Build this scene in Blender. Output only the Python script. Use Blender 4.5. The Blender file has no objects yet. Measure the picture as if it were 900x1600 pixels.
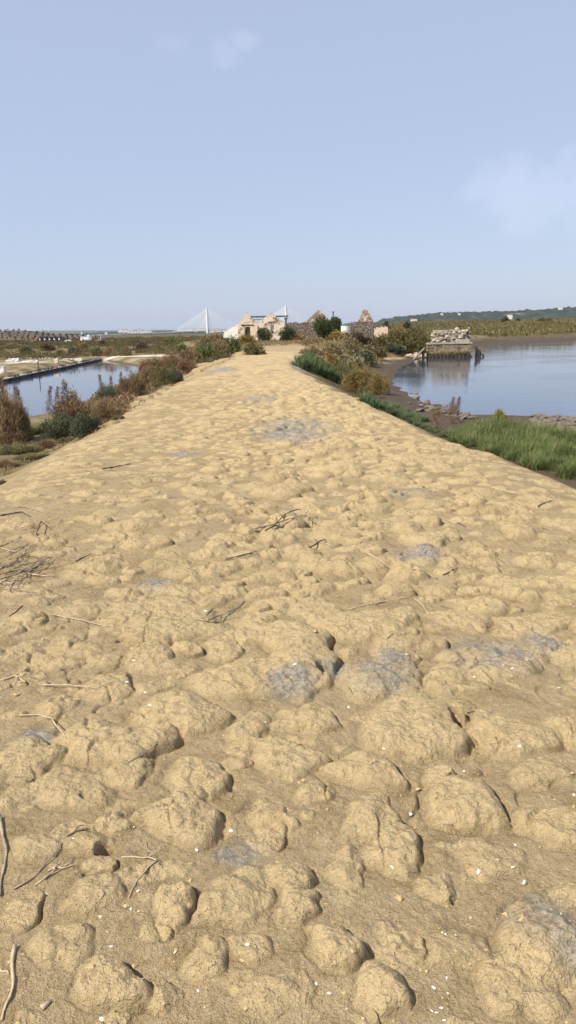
import bpy, math, random
import numpy as np
from mathutils import Vector, Matrix

random.seed(7)
rng = np.random.default_rng(7)
S = bpy.context.scene
COL = S.collection
R = math.radians

# ------------------------------------------------------------------ camera
W0, H0, F = 900.0, 1600.0, 1155.0
EYE = np.array([0.0, 0.0, 1.62])
PITCH = math.atan((800 - 517) / F)
ROLL = R(1.2)
fwd = np.array([0, math.cos(PITCH), -math.sin(PITCH)])
up0 = np.array([0, math.sin(PITCH), math.cos(PITCH)])
rt0 = np.array([1.0, 0, 0])
rt = math.cos(ROLL) * rt0 - math.sin(ROLL) * up0
upv = math.sin(ROLL) * rt0 + math.cos(ROLL) * up0


def ray(px, py):
    d = fwd * F + rt * (px - 450) + upv * (800 - py)
    return d / np.linalg.norm(d)


def at(px, py, z=0.0):
    d = ray(px, py)
    t = (z - EYE[2]) / d[2]
    return EYE + d * t


def at_y(px, py, Y):
    d = ray(px, py)
    return EYE + d * (Y / d[1])


cam = bpy.data.cameras.new('camera')
cam.sensor_fit = 'VERTICAL'
cam.sensor_height = 36
cam.sensor_width = 36
cam.lens = 36 * F / H0
cam.clip_start = 0.05
cam.clip_end = 40000
cam_ob = bpy.data.objects.new('camera', cam)
COL.objects.link(cam_ob)
M = Matrix(((rt[0], upv[0], -fwd[0], EYE[0]),
            (rt[1], upv[1], -fwd[1], EYE[1]),
            (rt[2], upv[2], -fwd[2], EYE[2]), (0, 0, 0, 1)))
cam_ob.matrix_world = M
S.camera = cam_ob

# ------------------------------------------------------------------ light
SUN = Vector((-0.66, -0.46, 0.90)).normalized()
sun = bpy.data.lights.new('sun', 'SUN')
sun.energy = 4.6
sun.angle = R(0.6)
sun.color = (1.0, 0.93, 0.80)
sun_ob = bpy.data.objects.new('sun', sun)
COL.objects.link(sun_ob)
sun_ob.rotation_euler = (-SUN).to_track_quat('-Z', 'Y').to_euler()
sun_ob.location = (0, 0, 60)

world = bpy.data.worlds.new('World')
S.world = world
world.use_nodes = True
nt = world.node_tree
nt.nodes.clear()
out = nt.nodes.new('ShaderNodeOutputWorld')
bg = nt.nodes.new('ShaderNodeBackground')
sky = nt.nodes.new('ShaderNodeTexSky')
sky.sky_type = 'NISHITA'
sky.sun_disc = False
sky.sun_elevation = math.asin(SUN.z)
sky.sun_rotation = math.atan2(SUN.x, SUN.y) % (2 * math.pi)
sky.altitude = 0
sky.air_density = 1.0
sky.dust_density = 1.2
sky.ozone_density = 2.0
bg.inputs['Strength'].default_value = 0.15
tc = nt.nodes.new('ShaderNodeTexCoord')
CLOUDS = [(275, 69, 0.024, 0.17, 2.0), (347, 87, 0.022, 0.14, 1.6), (382, 63, .016, .16, 1.5),
          (860, 290, 0.085, 0.23, 1.5), (740, 297, 0.035, .16, 1.2), (820, 345, .07, .2, 1.6), (925, 310, 0.09, 0.17, 1.2)]
noise = nt.nodes.new('ShaderNodeTexNoise')
noise.inputs['Scale'].default_value = 17
noise.inputs['Detail'].default_value = 5
noise.inputs['Roughness'].default_value = 0.45
nt.links.new(tc.outputs['Generated'], noise.inputs['Vector'])
acc = None
for (px, py, rad, stren, asp) in CLOUDS:
    d = ray(px, py)
    sub = nt.nodes.new('ShaderNodeVectorMath'); sub.operation = 'SUBTRACT'
    nt.links.new(tc.outputs['Generated'], sub.inputs[0]); sub.inputs[1].default_value = tuple(d)
    scl = nt.nodes.new('ShaderNodeVectorMath'); scl.operation = 'MULTIPLY'
    nt.links.new(sub.outputs[0], scl.inputs[0]); scl.inputs[1].default_value = (1 / asp, 1, 1)
    ln = nt.nodes.new('ShaderNodeVectorMath'); ln.operation = 'LENGTH'
    nt.links.new(scl.outputs[0], ln.inputs[0])
    dv = nt.nodes.new('ShaderNodeMath'); dv.operation = 'DIVIDE'
    nt.links.new(ln.outputs['Value'], dv.inputs[0]); dv.inputs[1].default_value = rad
    ad = nt.nodes.new('ShaderNodeMath'); ad.operation = 'MULTIPLY_ADD'      # + noise
    nt.links.new(noise.outputs['Fac'], ad.inputs[0]); ad.inputs[1].default_value = -3.2
    nt.links.new(dv.outputs[0], ad.inputs[2])
    mr = nt.nodes.new('ShaderNodeMapRange'); mr.interpolation_type = 'SMOOTHSTEP'
    mr.inputs['From Min'].default_value = -0.75; mr.inputs['From Max'].default_value = -1.75
    mr.inputs['To Min'].default_value = 0; mr.inputs['To Max'].default_value = stren
    nt.links.new(ad.outputs[0], mr.inputs['Value'])
    # keep the patch local
    mr2 = nt.nodes.new('ShaderNodeMapRange'); mr2.interpolation_type = 'SMOOTHSTEP'
    mr2.inputs['From Min'].default_value = 1.25; mr2.inputs['From Max'].default_value = 0.35
    nt.links.new(dv.outputs[0], mr2.inputs['Value'])
    mu = nt.nodes.new('ShaderNodeMath'); mu.operation = 'MULTIPLY'
    nt.links.new(mr.outputs[0], mu.inputs[0]); nt.links.new(mr2.outputs[0], mu.inputs[1])
    if acc is None:
        acc = mu
    else:
        a = nt.nodes.new('ShaderNodeMath'); a.operation = 'MAXIMUM'
        nt.links.new(acc.outputs[0], a.inputs[0]); nt.links.new(mu.outputs[0], a.inputs[1]); acc = a
mix = nt.nodes.new('ShaderNodeMix'); mix.data_type = 'RGBA'
nt.links.new(acc.outputs[0], mix.inputs['Factor'])
veil = nt.nodes.new('ShaderNodeMix'); veil.data_type = 'RGBA'          # even thin high veil over the whole sky
veil.inputs['Factor'].default_value = 0.78
nt.links.new(sky.outputs[0], veil.inputs['A']); veil.inputs['B'].default_value = (2.42, 2.74, 3.66, 1)
nt.links.new(veil.outputs['Result'], mix.inputs['A'])
mix.inputs['B'].default_value = (4.3, 4.6, 5.5, 1)
nt.links.new(mix.outputs['Result'], bg.inputs['Color'])
nt.links.new(bg.outputs[0], out.inputs['Surface'])

S.view_settings.view_transform = 'Standard'
S.view_settings.look = 'None'
S.view_settings.exposure = 0.45
S.view_settings.gamma = 1
S.view_settings.use_curve_mapping = False
S.render.engine = 'CYCLES'
S.cycles.max_bounces = 4
S.cycles.diffuse_bounces = 2
S.cycles.glossy_bounces = 3
S.cycles.transparent_max_bounces = 8
S.cycles.volume_bounces = 0


# ------------------------------------------------------------------ helpers
def tag(o, label, cat, group=None, kind=None):
    o['label'] = label
    o['category'] = cat
    if group: o['group'] = group
    if kind: o['kind'] = kind
    return o


def empty(name, loc, rz=0.0):
    o = bpy.data.objects.new(name, None)
    o.empty_display_size = 0.2
    COL.objects.link(o)
    o.location = loc
    o.rotation_euler = (0, 0, rz)
    return o


def mesh_np(name, V, Fq, mat=None, smooth=True, attrs=None):
    """V (n,3); Fq (m,k) array, or list of such arrays (k may differ)"""
    if not isinstance(Fq, list): Fq = [Fq]
    Fq = [np.asarray(f, dtype=np.int32) for f in Fq if len(f)]
    me = bpy.data.meshes.new(name)
    V = np.ascontiguousarray(V, dtype=np.float32)
    me.vertices.add(len(V)); me.vertices.foreach_set('co', V.ravel())
    loops = np.concatenate([f.ravel() for f in Fq])
    sizes = np.concatenate([np.full(len(f), f.shape[1], dtype=np.int32) for f in Fq])
    starts = np.concatenate([[0], np.cumsum(sizes)[:-1]]).astype(np.int32)
    me.loops.add(len(loops)); me.loops.foreach_set('vertex_index', loops)
    me.polygons.add(len(sizes)); me.polygons.foreach_set('loop_start', starts)
    me.polygons.foreach_set('use_smooth', np.full(len(sizes), smooth, dtype=bool))
    me.update(calc_edges=True)
    if attrs:
        for k, a in attrs.items():
            at_ = me.attributes.new(k, 'FLOAT', 'POINT')
            at_.data.foreach_set('value', np.ascontiguousarray(a, dtype=np.float32))
    if mat is not None:
        for m in (mat if isinstance(mat, (list, tuple)) else [mat]): me.materials.append(m)
    return me


def link(name, me, parent=None, loc=None):
    o = bpy.data.objects.new(name, me)
    COL.objects.link(o)
    if parent is not None: o.parent = parent
    if loc is not None: o.location = loc
    return o


def copy_tree(o, parent=None):
    c = o.copy(); COL.objects.link(c)
    if parent is not None: c.parent = parent
    for ch in o.children: copy_tree(ch, c)
    return c


class MB:
    """collects pieces into one mesh"""
    def __init__(s): s.V = []; s.Fd = {}; s.n = 0
    def add(s, V, Fs):
        V = np.asarray(V, float).reshape(-1, 3)
        if isinstance(Fs, list) and np.ndim(Fs[0]) == 1: Fs = [np.array(Fs)]
        for f in (Fs if isinstance(Fs, list) else [Fs]):
            f = np.asarray(f, dtype=np.int64)
            s.Fd.setdefault(f.shape[1], []).append(f + s.n)
        s.V.append(V); s.n += len(V)
    def box(s, c, size, rz=0.0, tilt=None):
        hx, hy, hz = [v / 2 for v in size]
        P = np.array([[x, y, z] for z in (-hz, hz) for y in (-hy, hy) for x in (-hx, hx)])
        if tilt is not None: P = P @ np.array(Matrix(tilt).to_3x3()).T
        c_, s_ = math.cos(rz), math.sin(rz)
        P = P @ np.array([[c_, s_, 0], [-s_, c_, 0], [0, 0, 1]])
        s.add(P + np.array(c), [[0, 2, 3, 1], [4, 5, 7, 6], [0, 1, 5, 4], [2, 6, 7, 3], [0, 4, 6, 2], [1, 3, 7, 5]])
    def tube(s, pts, rad, n=6, cap=True):
        pts = np.asarray(pts, float); m = len(pts)
        rad = np.broadcast_to(np.asarray(rad, float), (m,))
        T = np.gradient(pts, axis=0); T /= np.linalg.norm(T, axis=1)[:, None] + 1e-9
        ref = np.array([0.3, 0.2, 1.0]) if abs(T[:, 2]).mean() < 0.8 else np.array([1.0, 0.1, 0])
        A = np.cross(T, ref); A /= np.linalg.norm(A, axis=1)[:, None] + 1e-9
        B = np.cross(T, A)
        ang = np.linspace(0, 2 * math.pi, n, endpoint=False)
        V = pts[:, None, :] + rad[:, None, None] * (np.cos(ang)[None, :, None] * A[:, None, :] + np.sin(ang)[None, :, None] * B[:, None, :])
        i, j = np.meshgrid(np.arange(m - 1), np.arange(n), indexing='ij')
        j2 = (j + 1) % n
        Fq = np.stack([i * n + j, i * n + j2, (i + 1) * n + j2, (i + 1) * n + j], -1).reshape(-1, 4)
        fs = [Fq]
        if cap: fs += [np.arange(n)[::-1][None, :], (np.arange(n) + (m - 1) * n)[None, :]]
        s.add(V.reshape(-1, 3), fs)
    def mesh(s, name, mat, smooth=False):
        return mesh_np(name, np.concatenate(s.V), [np.concatenate(f) for f in s.Fd.values()], mat, smooth)
    def build(s, name, mat, parent=None, smooth=False, loc=None):
        return link(name, s.mesh(name, mat, smooth), parent, loc)


def vnoise(x, y, seed=0):
    xi = np.floor(x).astype(np.int64); yi = np.floor(y).astype(np.int64)
    fx = x - xi; fy = y - yi
    fx = fx * fx * fx * (fx * (fx * 6 - 15) + 10); fy = fy * fy * fy * (fy * (fy * 6 - 15) + 10)
    def h(a, b):
        n = (a * 374761393 + b * 668265263 + seed * 974634121) & 0xffffffff
        n = ((n ^ (n >> 13)) * 1274126177) & 0xffffffff
        n = ((n ^ (n >> 16)) * 2246822519) & 0xffffffff
        return ((n ^ (n >> 15)) & 0xffffff) / 0xffffff
    a = h(xi, yi) * (1 - fx) + h(xi + 1, yi) * fx
    b = h(xi, yi + 1) * (1 - fx) + h(xi + 1, yi + 1) * fx
    return (a * (1 - fy) + b * fy) * 2 - 1


def fbm(x, y, oct=4, seed=0, gain=0.5):
    s = 0; a = 1; t = 0
    for k in range(oct):
        s = s + a * vnoise(x * (1.0 + 0) * 2 ** k + 13.7 * k, y * 2 ** k - 7.3 * k, seed + k); t += a; a *= gain
    return s / t


def sstep(a, b, x):
    t = np.clip((x - a) / (b - a), 0, 1)
    return t * t * (3 - 2 * t)


def sdist(x, y, poly):
    """signed distance to polygon, negative inside"""
    d = np.full(x.shape, 1e18); ins = np.zeros(x.shape, bool)
    n = len(poly)
    for i in range(n):
        ax, ay = poly[i]; bx, by = poly[(i + 1) % n]
        ex, ey = bx - ax, by - ay
        wx, wy = x - ax, y - ay
        t = np.clip((wx * ex + wy * ey) / (ex * ex + ey * ey + 1e-12), 0, 1)
        d = np.minimum(d, (wx - ex * t) ** 2 + (wy - ey * t) ** 2)
        c = ((ay <= y) & (by > y)) | ((by <= y) & (ay > y))
        with np.errstate(divide='ignore', invalid='ignore'):
            xi = ax + (y - ay) / (by - ay + 1e-18) * ex
        ins ^= c & (x < xi)
    d = np.sqrt(d)
    return np.where(ins, -d, d)


# ------------------------------------------------------------------ materials
def mat(name, col, rough=0.9, spec=0.2):
    m = bpy.data.materials.new(name); m.use_nodes = True
    b = m.node_tree.nodes['Principled BSDF']
    b.inputs['Base Color'].default_value = (*col, 1)
    b.inputs['Roughness'].default_value = rough
    b.inputs['Specular IOR Level'].default_value = spec
    return m


class NT:
    def __init__(s, m): s.t = m.node_tree; s.b = s.t.nodes['Principled BSDF']
    def n(s, typ, **kw):
        nd = s.t.nodes.new(typ)
        for k, v in kw.items(): setattr(nd, k, v)
        return nd
    def l(s, a, b): s.t.links.new(a, b)
    def noise(s, vec, scale, detail=4, rough=0.55):
        nd = s.n('ShaderNodeTexNoise'); nd.inputs['Scale'].default_value = scale
        nd.inputs['Detail'].default_value = detail; nd.inputs['Roughness'].default_value = rough
        s.l(vec, nd.inputs['Vector']); return nd.outputs['Fac']
    def vor(s, vec, scale, feat='F1'):
        nd = s.n('ShaderNodeTexVoronoi'); nd.inputs['Scale'].default_value = scale; nd.feature = feat
        s.l(vec, nd.inputs['Vector']); return nd
    def ramp(s, fac, a, b, ca=0.0, cb=1.0):
        nd = s.n('ShaderNodeMapRange'); nd.interpolation_type = 'SMOOTHSTEP'
        nd.inputs['From Min'].default_value = a; nd.inputs['From Max'].default_value = b
        nd.inputs['To Min'].default_value = ca; nd.inputs['To Max'].default_value = cb
        s.l(fac, nd.inputs['Value']); return nd.outputs[0]
    def mix(s, fac, A, B):
        nd = s.n('ShaderNodeMix', data_type='RGBA')
        for v, k in ((fac, 'Factor'), (A, 'A'), (B, 'B')):
            if isinstance(v, (tuple, list)): nd.inputs[k].default_value = (*v, 1)
            elif isinstance(v, float): nd.inputs[k].default_value = v
            else: s.l(v, nd.inputs[k])
        return nd.outputs['Result']
    def math(s, op, a, b=None):
        nd = s.n('ShaderNodeMath', operation=op)
        for i, v in enumerate((a, b)):
            if v is None: continue
            if isinstance(v, (int, float)): nd.inputs[i].default_value = v
            else: s.l(v, nd.inputs[i])
        return nd.outputs[0]
    def bump(s, h, dist, strength=1.0, prev=None):
        nd = s.n('ShaderNodeBump'); nd.inputs['Distance'].default_value = dist; nd.inputs['Strength'].default_value = strength
        s.l(h, nd.inputs['Height'])
        if prev is not None: s.l(prev, nd.inputs['Normal'])
        return nd.outputs[0]
    def attr(s, name):
        nd = s.n('ShaderNodeAttribute'); nd.attribute_name = name; return nd.outputs['Fac']
    def obj(s): return s.n('ShaderNodeTexCoord').outputs['Object']
    def gen_pos(s): return s.n('ShaderNodeNewGeometry').outputs['Position']


def ground_material():
    m = mat('earth', (0.4, 0.3, 0.15), 1.0, 0.1); k = NT(m); p = k.gen_pos()
    n1 = k.noise(p, 0.9, 5); n2 = k.noise(p, 6, 6, 0.6); n3 = k.noise(p, 45, 5, 0.65); n4 = k.noise(p, 210, 3, 0.6)
    dry = k.mix(k.ramp(n1, 0.3, 0.7), (0.325, 0.242, 0.130), (0.41, 0.312, 0.175))
    dry = k.mix(k.ramp(n2, 0.44, 0.68, 0, 0.85), dry, (0.26, 0.188, 0.092))
    dry = k.mix(k.ramp(n3, 0.45, 0.8, 0, 0.7), dry, (0.52, 0.405, 0.24))
    dry = k.mix(k.ramp(n4, 0.50, 0.70, 0, 0.65), dry, (0.20, 0.143, 0.075))
    dry = k.mix(k.ramp(k.noise(p, 330, 2, 0.5), 0.60, 0.70, 0, 0.6), dry, (0.62, 0.52, 0.36))
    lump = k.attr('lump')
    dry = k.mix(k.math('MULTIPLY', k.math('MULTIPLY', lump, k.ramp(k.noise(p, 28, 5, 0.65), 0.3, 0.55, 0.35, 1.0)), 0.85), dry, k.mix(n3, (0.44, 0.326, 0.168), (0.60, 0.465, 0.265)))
    grey = k.mix(k.ramp(n3, 0.3, 0.7), (0.15, 0.140, 0.122), (0.36, 0.335, 0.29))
    gm = k.math('MULTIPLY', k.attr('grey'), k.ramp(k.noise(p, 7, 6, 0.62), 0.30, 0.62, 0.15, 0.95))
    dry = k.mix(gm, dry, grey)
    om = k.math('MULTIPLY', k.attr('rust'), k.ramp(k.noise(p, 11, 5, 0.65), 0.45, 0.75, 0, 0.6))
    dry = k.mix(om, dry, (0.42, 0.20, 0.06))
    soil = k.mix(k.ramp(k.noise(p, 0.12, 6, 0.6), 0.35, 0.65), (0.17, 0.125, 0.065), (0.34, 0.265, 0.16))
    soil = k.mix(k.ramp(k.noise(p, 0.5, 6, 0.65), 0.42, 0.62, 0, 0.8), soil, (0.09, 0.085, 0.035))
    soil = k.mix(k.attr('veg'), soil, k.mix(k.ramp(k.noise(p, 0.02, 6, 0.6), 0.4, 0.6), (0.085, 0.075, 0.035), (0.125, 0.10, 0.055)))
    wet = k.mix(k.noise(p, 2.5, 6, 0.6), (0.056, 0.040, 0.026), (0.115, 0.086, 0.057))
    c = k.mix(k.attr('dry'), soil, dry)
    c = k.mix(k.attr('wet'), c, wet)
    c = k.mix(k.math('MULTIPLY', k.attr('salt'), k.ramp(k.noise(p, 0.35, 5), 0.35, 0.55)), c, (0.62, 0.57, 0.49))
    k.l(c, k.b.inputs['Base Color'])
    k.l(k.ramp(k.attr('wet'), 0, 1, 1.0, 0.7), k.b.inputs['Roughness'])
    b1 = k.bump(n2, 0.06, 0.5)
    b2 = k.bump(n3, 0.022, 0.9, b1)
    wv_ = k.n('ShaderNodeVectorMath', operation='MULTIPLY_ADD'); wn = k.n('ShaderNodeTexNoise'); wn.inputs['Scale'].default_value = 40
    k.l(p, wn.inputs['Vector']); k.l(wn.outputs['Color'], wv_.inputs[0]); wv_.inputs[1].default_value = (0.02, 0.02, 0.02); k.l(p, wv_.inputs[2])
    vc = k.vor(wv_.outputs[0], 34); vd = k.vor(wv_.outputs[0], 85)
    crust = k.math('MULTIPLY', k.math('ADD', vc.outputs['Distance'], k.math('MULTIPLY', vd.outputs['Distance'], 0.45)), k.ramp(k.noise(p, 9, 4), 0.35, 0.6, 0.15, 1.0))
    b2 = k.bump(k.math('MULTIPLY', crust, k.math('ADD', lump, 0.25)), -0.011, 0.7, b2)
    b3 = k.bump(n4, 0.006, 0.9, b2)
    k.l(b3, k.b.inputs['Normal'])
    return m


def foliage(name, cols, rough=0.7, trans=0.25):
    """a few leaf colours picked per leaf (island) with a per-plant shift"""
    m = mat(name, cols[0], rough, 0.25); k = NT(m)
    g = k.n('ShaderNodeNewGeometry'); oi = k.n('ShaderNodeObjectInfo')
    cr = k.n('ShaderNodeValToRGB'); cr.color_ramp.interpolation = 'LINEAR'
    els = cr.color_ramp.elements
    for i, c in enumerate(cols):
        pos = i / (len(cols) - 1)
        e = els[i] if i < 2 else els.new(pos)
        e.position = pos; e.color = (*c, 1)
    # clumps of colour inside a plant
    nz = k.noise(k.gen_pos(), 3.0, 3)
    f = k.math('ADD', k.math('MULTIPLY', g.outputs['Random Per Island'], 0.62), k.ramp(nz, 0.3, 0.7, 0, 0.38))
    f = k.math('ADD', f, k.math('MULTIPLY', k.math('SUBTRACT', oi.outputs['Random'], 0.5), 0.25))
    k.l(f, cr.inputs['Fac'])
    k.l(cr.outputs['Color'], k.b.inputs['Base Color'])
    tr = k.n('ShaderNodeBsdfTranslucent'); k.l(cr.outputs['Color'], tr.inputs['Color'])
    ms = k.n('ShaderNodeMixShader'); ms.inputs[0].default_value = trans
    k.l(k.b.outputs[0], ms.inputs[1]); k.l(tr.outputs[0], ms.inputs[2])
    k.l(ms.outputs[0], k.t.nodes['Material Output'].inputs['Surface'])
    return m


def noisy(name, a, b, scale=4, rough=0.9, bump=0.0, bscale=None, spec=0.2, lo=0.35, hi=0.65, c=None, cscale=1.0, clo=0.5, chi=0.6):
    m = mat(name, a, rough, spec); k = NT(m); p = k.obj()
    col = k.mix(k.ramp(k.noise(p, scale, 6, 0.6), lo, hi), a, b)
    if c is not None: col = k.mix(k.ramp(k.noise(p, cscale, 6, 0.65), clo, chi), col, c)
    k.l(col, k.b.inputs['Base Color'])
    if bump: k.l(k.bump(k.noise(p, bscale or scale * 3, 5), bump), k.b.inputs['Normal'])
    return m


def masonry(name, plaster, plaster2, stone_a, stone_b, lo, hi, scale=3.2):
    """plaster fallen away over field stones"""
    m = mat(name, plaster, 0.95, 0.1); k = NT(m); p = k.obj()
    v = k.vor(p, scale); ve = k.vor(p, scale, 'DISTANCE_TO_EDGE')
    st = k.mix(v.outputs['Color'], stone_a, stone_b)
    st = k.mix(k.ramp(ve.outputs['Distance'], 0.0, 0.09), (0.09, 0.07, 0.05), st)
    pl = k.mix(k.noise(p, 1.1, 6, 0.65), plaster, plaster2)
    msk = k.ramp(k.noise(p, 0.8, 7, 0.68), lo, hi)
    k.l(k.mix(msk, pl, st), k.b.inputs['Base Color'])
    hgt = k.math('MULTIPLY', k.ramp(ve.outputs['Distance'], 0, 0.15), msk)
    k.l(k.bump(hgt, 0.08), k.b.inputs['Normal'])
    return m


def water_material(name, deep, ripple, scale):
    m = mat(name, deep, 0.04, 0.5); k = NT(m); p = k.gen_pos()
    k.b.inputs['IOR'].default_value = 1.33
    mp = k.n('ShaderNodeMapping'); mp.inputs['Scale'].default_value = (0.45, 1.0, 1.0); mp.inputs['Rotation'].default_value = (0, 0, 0.35)
    k.l(p, mp.inputs['Vector'])
    n = k.noise(mp.outputs[0], scale, 4, 0.6)
    big = k.ramp(k.noise(p, 0.09, 4), 0.4, 0.65, 0.25, 1.0)
    k.l(k.bump(k.math('MULTIPLY', n, big), ripple), k.b.inputs['Normal'])
    k.l(k.mix(k.noise(p, 0.06, 4), deep, tuple(v * 1.5 for v in deep)), k.b.inputs['Base Color'])
    return m


MAT = {}
MAT['earth'] = ground_material()
MAT['pond'] = water_material('pond_water', (0.030, 0.045, 0.065), 0.006, 3.0)
MAT['river'] = water_material('river_water', (0.030, 0.046, 0.075), 0.016, 2.2)
MAT['river'].node_tree.nodes['Principled BSDF'].inputs['Specular IOR Level'].default_value = 0.36
MAT['rust'] = foliage('rust_leaf', [(0.16, 0.105, 0.052), (0.255, 0.165, 0.085), (0.32, 0.23, 0.125), (0.21, 0.19, 0.085)])
MAT['redbrown'] = foliage('redbrown_leaf', [(0.13, 0.08, 0.05), (0.24, 0.14, 0.08), (0.28, 0.20, 0.11)])
MAT['greygreen'] = foliage('greygreen_leaf', [(0.05, 0.058, 0.033), (0.10, 0.11, 0.06), (0.15, 0.155, 0.09), (0.16, 0.13, 0.065)])
MAT['olive'] = foliage('olive_leaf', [(0.075, 0.07, 0.028), (0.14, 0.13, 0.05), (0.22, 0.185, 0.08), (0.18, 0.12, 0.05)])
MAT['tan'] = foliage('tan_leaf', [(0.14, 0.11, 0.05), (0.26, 0.20, 0.095), (0.32, 0.265, 0.15), (0.17, 0.165, 0.07)])
MAT['orange'] = foliage('orange_leaf', [(0.13, 0.095, 0.03), (0.255, 0.17, 0.05), (0.32, 0.235, 0.085), (0.16, 0.16, 0.05)])
MAT['green'] = foliage('green_blade', [(0.045, 0.065, 0.02), (0.085, 0.13, 0.036), (0.125, 0.175, 0.052), (0.22, 0.22, 0.085), (0.30, 0.25, 0.13)])
MAT['bluegreen'] = foliage('bluegreen_blade', [(0.05, 0.075, 0.03), (0.085, 0.13, 0.052), (0.125, 0.175, 0.075), (0.25, 0.23, 0.11)])
MAT['dark'] = foliage('dark_leaf', [(0.04, 0.048, 0.024), (0.085, 0.095, 0.042), (0.13, 0.13, 0.062)])
MAT['pine'] = foliage('tree_leaf', [(0.028, 0.042, 0.014), (0.058, 0.085, 0.025), (0.10, 0.13, 0.04)])
MAT['yellow'] = foliage('yellow_leaf', [(0.16, 0.13, 0.02), (0.34, 0.26, 0.05), (0.12, 0.13, 0.03)])
MAT['purple'] = foliage('purple_leaf', [(0.05, 0.032, 0.028), (0.105, 0.065, 0.05), (0.13, 0.09, 0.055)])
MAT['plume'] = foliage('plume_leaf', [(0.13, 0.07, 0.045), (0.22, 0.13, 0.085), (0.17, 0.12, 0.07)])
MAT['reed'] = foliage('reed_blade', [(0.10, 0.085, 0.03), (0.17, 0.14, 0.05), (0.22, 0.18, 0.075), (0.11, 0.12, 0.04)])
MAT['marsh'] = foliage('marsh_leaf', [(0.055, 0.045, 0.02), (0.11, 0.085, 0.035), (0.16, 0.115, 0.05), (0.09, 0.10, 0.035), (0.15, 0.085, 0.045)])
MAT['stem'] = noisy('stem_bark', (0.13, 0.085, 0.05), (0.21, 0.15, 0.10), 20)
MAT['bark'] = noisy('tree_bark', (0.09, 0.065, 0.045), (0.16, 0.12, 0.085), 6, bump=0.03)
MAT['twig_pale'] = noisy('pale_wood', (0.40, 0.31, 0.20), (0.52, 0.42, 0.29), 30, bump=0.002, bscale=150)
MAT['twig_grey'] = noisy('grey_wood', (0.22, 0.175, 0.12), (0.36, 0.30, 0.22), 30, bump=0.002, bscale=150)
MAT['twig_dark'] = noisy('dark_wood', (0.075, 0.055, 0.04), (0.15, 0.115, 0.08), 30, bump=0.002, bscale=150)
MAT['shell'] = noisy('shell_white', (0.66, 0.60, 0.50), (0.82, 0.79, 0.73), 60, rough=0.5, spec=0.4)
MAT['clod'] = noisy('clod_earth', (0.40, 0.29, 0.14), (0.52, 0.39, 0.21), 40, bump=0.006, bscale=120)
MAT['stone_grey'] = noisy('grey_stone', (0.20, 0.19, 0.18), (0.34, 0.33, 0.31), 12, bump=0.01)
MAT['stone_brown'] = noisy('brown_stone', (0.12, 0.095, 0.075), (0.24, 0.20, 0.165), 5, bump=0.02)
MAT['rubble'] = noisy('rubble_stone', (0.25, 0.205, 0.15), (0.52, 0.45, 0.36), 1.6, bump=0.04)
MAT['plaster'] = masonry('crumbling_plaster', (0.66, 0.50, 0.37), (0.74, 0.61, 0.48), (0.32, 0.23, 0.16), (0.50, 0.39, 0.28), 0.55, 0.63)
MAT['plaster_pale'] = masonry('pale_crumbling_plaster', (0.70, 0.58, 0.44), (0.78, 0.69, 0.56), (0.30, 0.22, 0.15), (0.56, 0.45, 0.33), 0.51, 0.59)
MAT['chimney'] = masonry('chimney_stone', (0.66, 0.54, 0.41), (0.74, 0.63, 0.5), (0.34, 0.25, 0.17), (0.58, 0.46, 0.34), 0.40, 0.5)
MAT['white_plaster'] = masonry('white_wall_plaster', (0.70, 0.66, 0.60), (0.78, 0.76, 0.72), (0.28, 0.24, 0.2), (0.45, 0.40, 0.34), 0.56, 0.64)
MAT['stonewall'] = masonry('field_stone', (0.30, 0.25, 0.20), (0.38, 0.32, 0.26), (0.13, 0.105, 0.085), (0.33, 0.27, 0.22), 0.30, 0.42, 2.6)
MAT['quay'] = masonry('quay_stone', (0.25, 0.195, 0.115), (0.31, 0.25, 0.155), (0.14, 0.11, 0.07), (0.26, 0.21, 0.14), 0.48, 0.62, 2.4)
k_ = NT(MAT['quay']); sep = k_.n('ShaderNodeSeparateXYZ'); k_.l(k_.gen_pos(), sep.inputs[0])          # weed and mud left by the tide
lvl = k_.math('ADD', sep.outputs['Z'], k_.math('MULTIPLY', k_.noise(k_.gen_pos(), 2.2, 5), 0.7))
old = k_.b.inputs['Base Color'].links[0].from_socket
k_.l(k_.mix(k_.ramp(lvl, -1.0, -0.45), (0.065, 0.052, 0.032), old), k_.b.inputs['Base Color'])
MAT['basin'] = masonry('basin_wall_stone', (0.13, 0.115, 0.10), (0.18, 0.16, 0.14), (0.07, 0.065, 0.06), (0.16, 0.15, 0.135), 0.40, 0.55, 1.6)
MAT['wood_grey'] = noisy('weathered_plank', (0.17, 0.155, 0.13), (0.28, 0.26, 0.225), 5, bump=0.02)
MAT['wood_dark'] = noisy('dark_plank', (0.035, 0.028, 0.022), (0.075, 0.06, 0.045), 5, bump=0.02)
MAT['steel'] = noisy('old_steel', (0.065, 0.075, 0.095), (0.12, 0.13, 0.15), 2, rough=0.6)
MAT['white'] = noisy('white_paint', (0.74, 0.74, 0.73), (0.82, 0.82, 0.80), 0.5)
MAT['townwall'] = noisy('town_wall', (0.42, 0.41, 0.39), (0.62, 0.61, 0.59), 0.02)
MAT['concrete'] = noisy('pale_concrete', (0.62, 0.62, 0.61), (0.72, 0.72, 0.71), 0.05)
MAT['deck'] = noisy('bridge_deck', (0.26, 0.27, 0.28), (0.36, 0.37, 0.38), 0.05)
MAT['pinkwall'] = noisy('pink_wall', (0.50, 0.25, 0.21), (0.58, 0.32, 0.27), 0.7)
MAT['darkroof'] = noisy('dark_roof', (0.045, 0.04, 0.04), (0.09, 0.08, 0.075), 1)
MAT['redroof'] = noisy('tile_roof', (0.30, 0.13, 0.08), (0.40, 0.20, 0.13), 2)
MAT['glass'] = mat('window_dark', (0.03, 0.035, 0.04), 0.2, 0.5)
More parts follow.
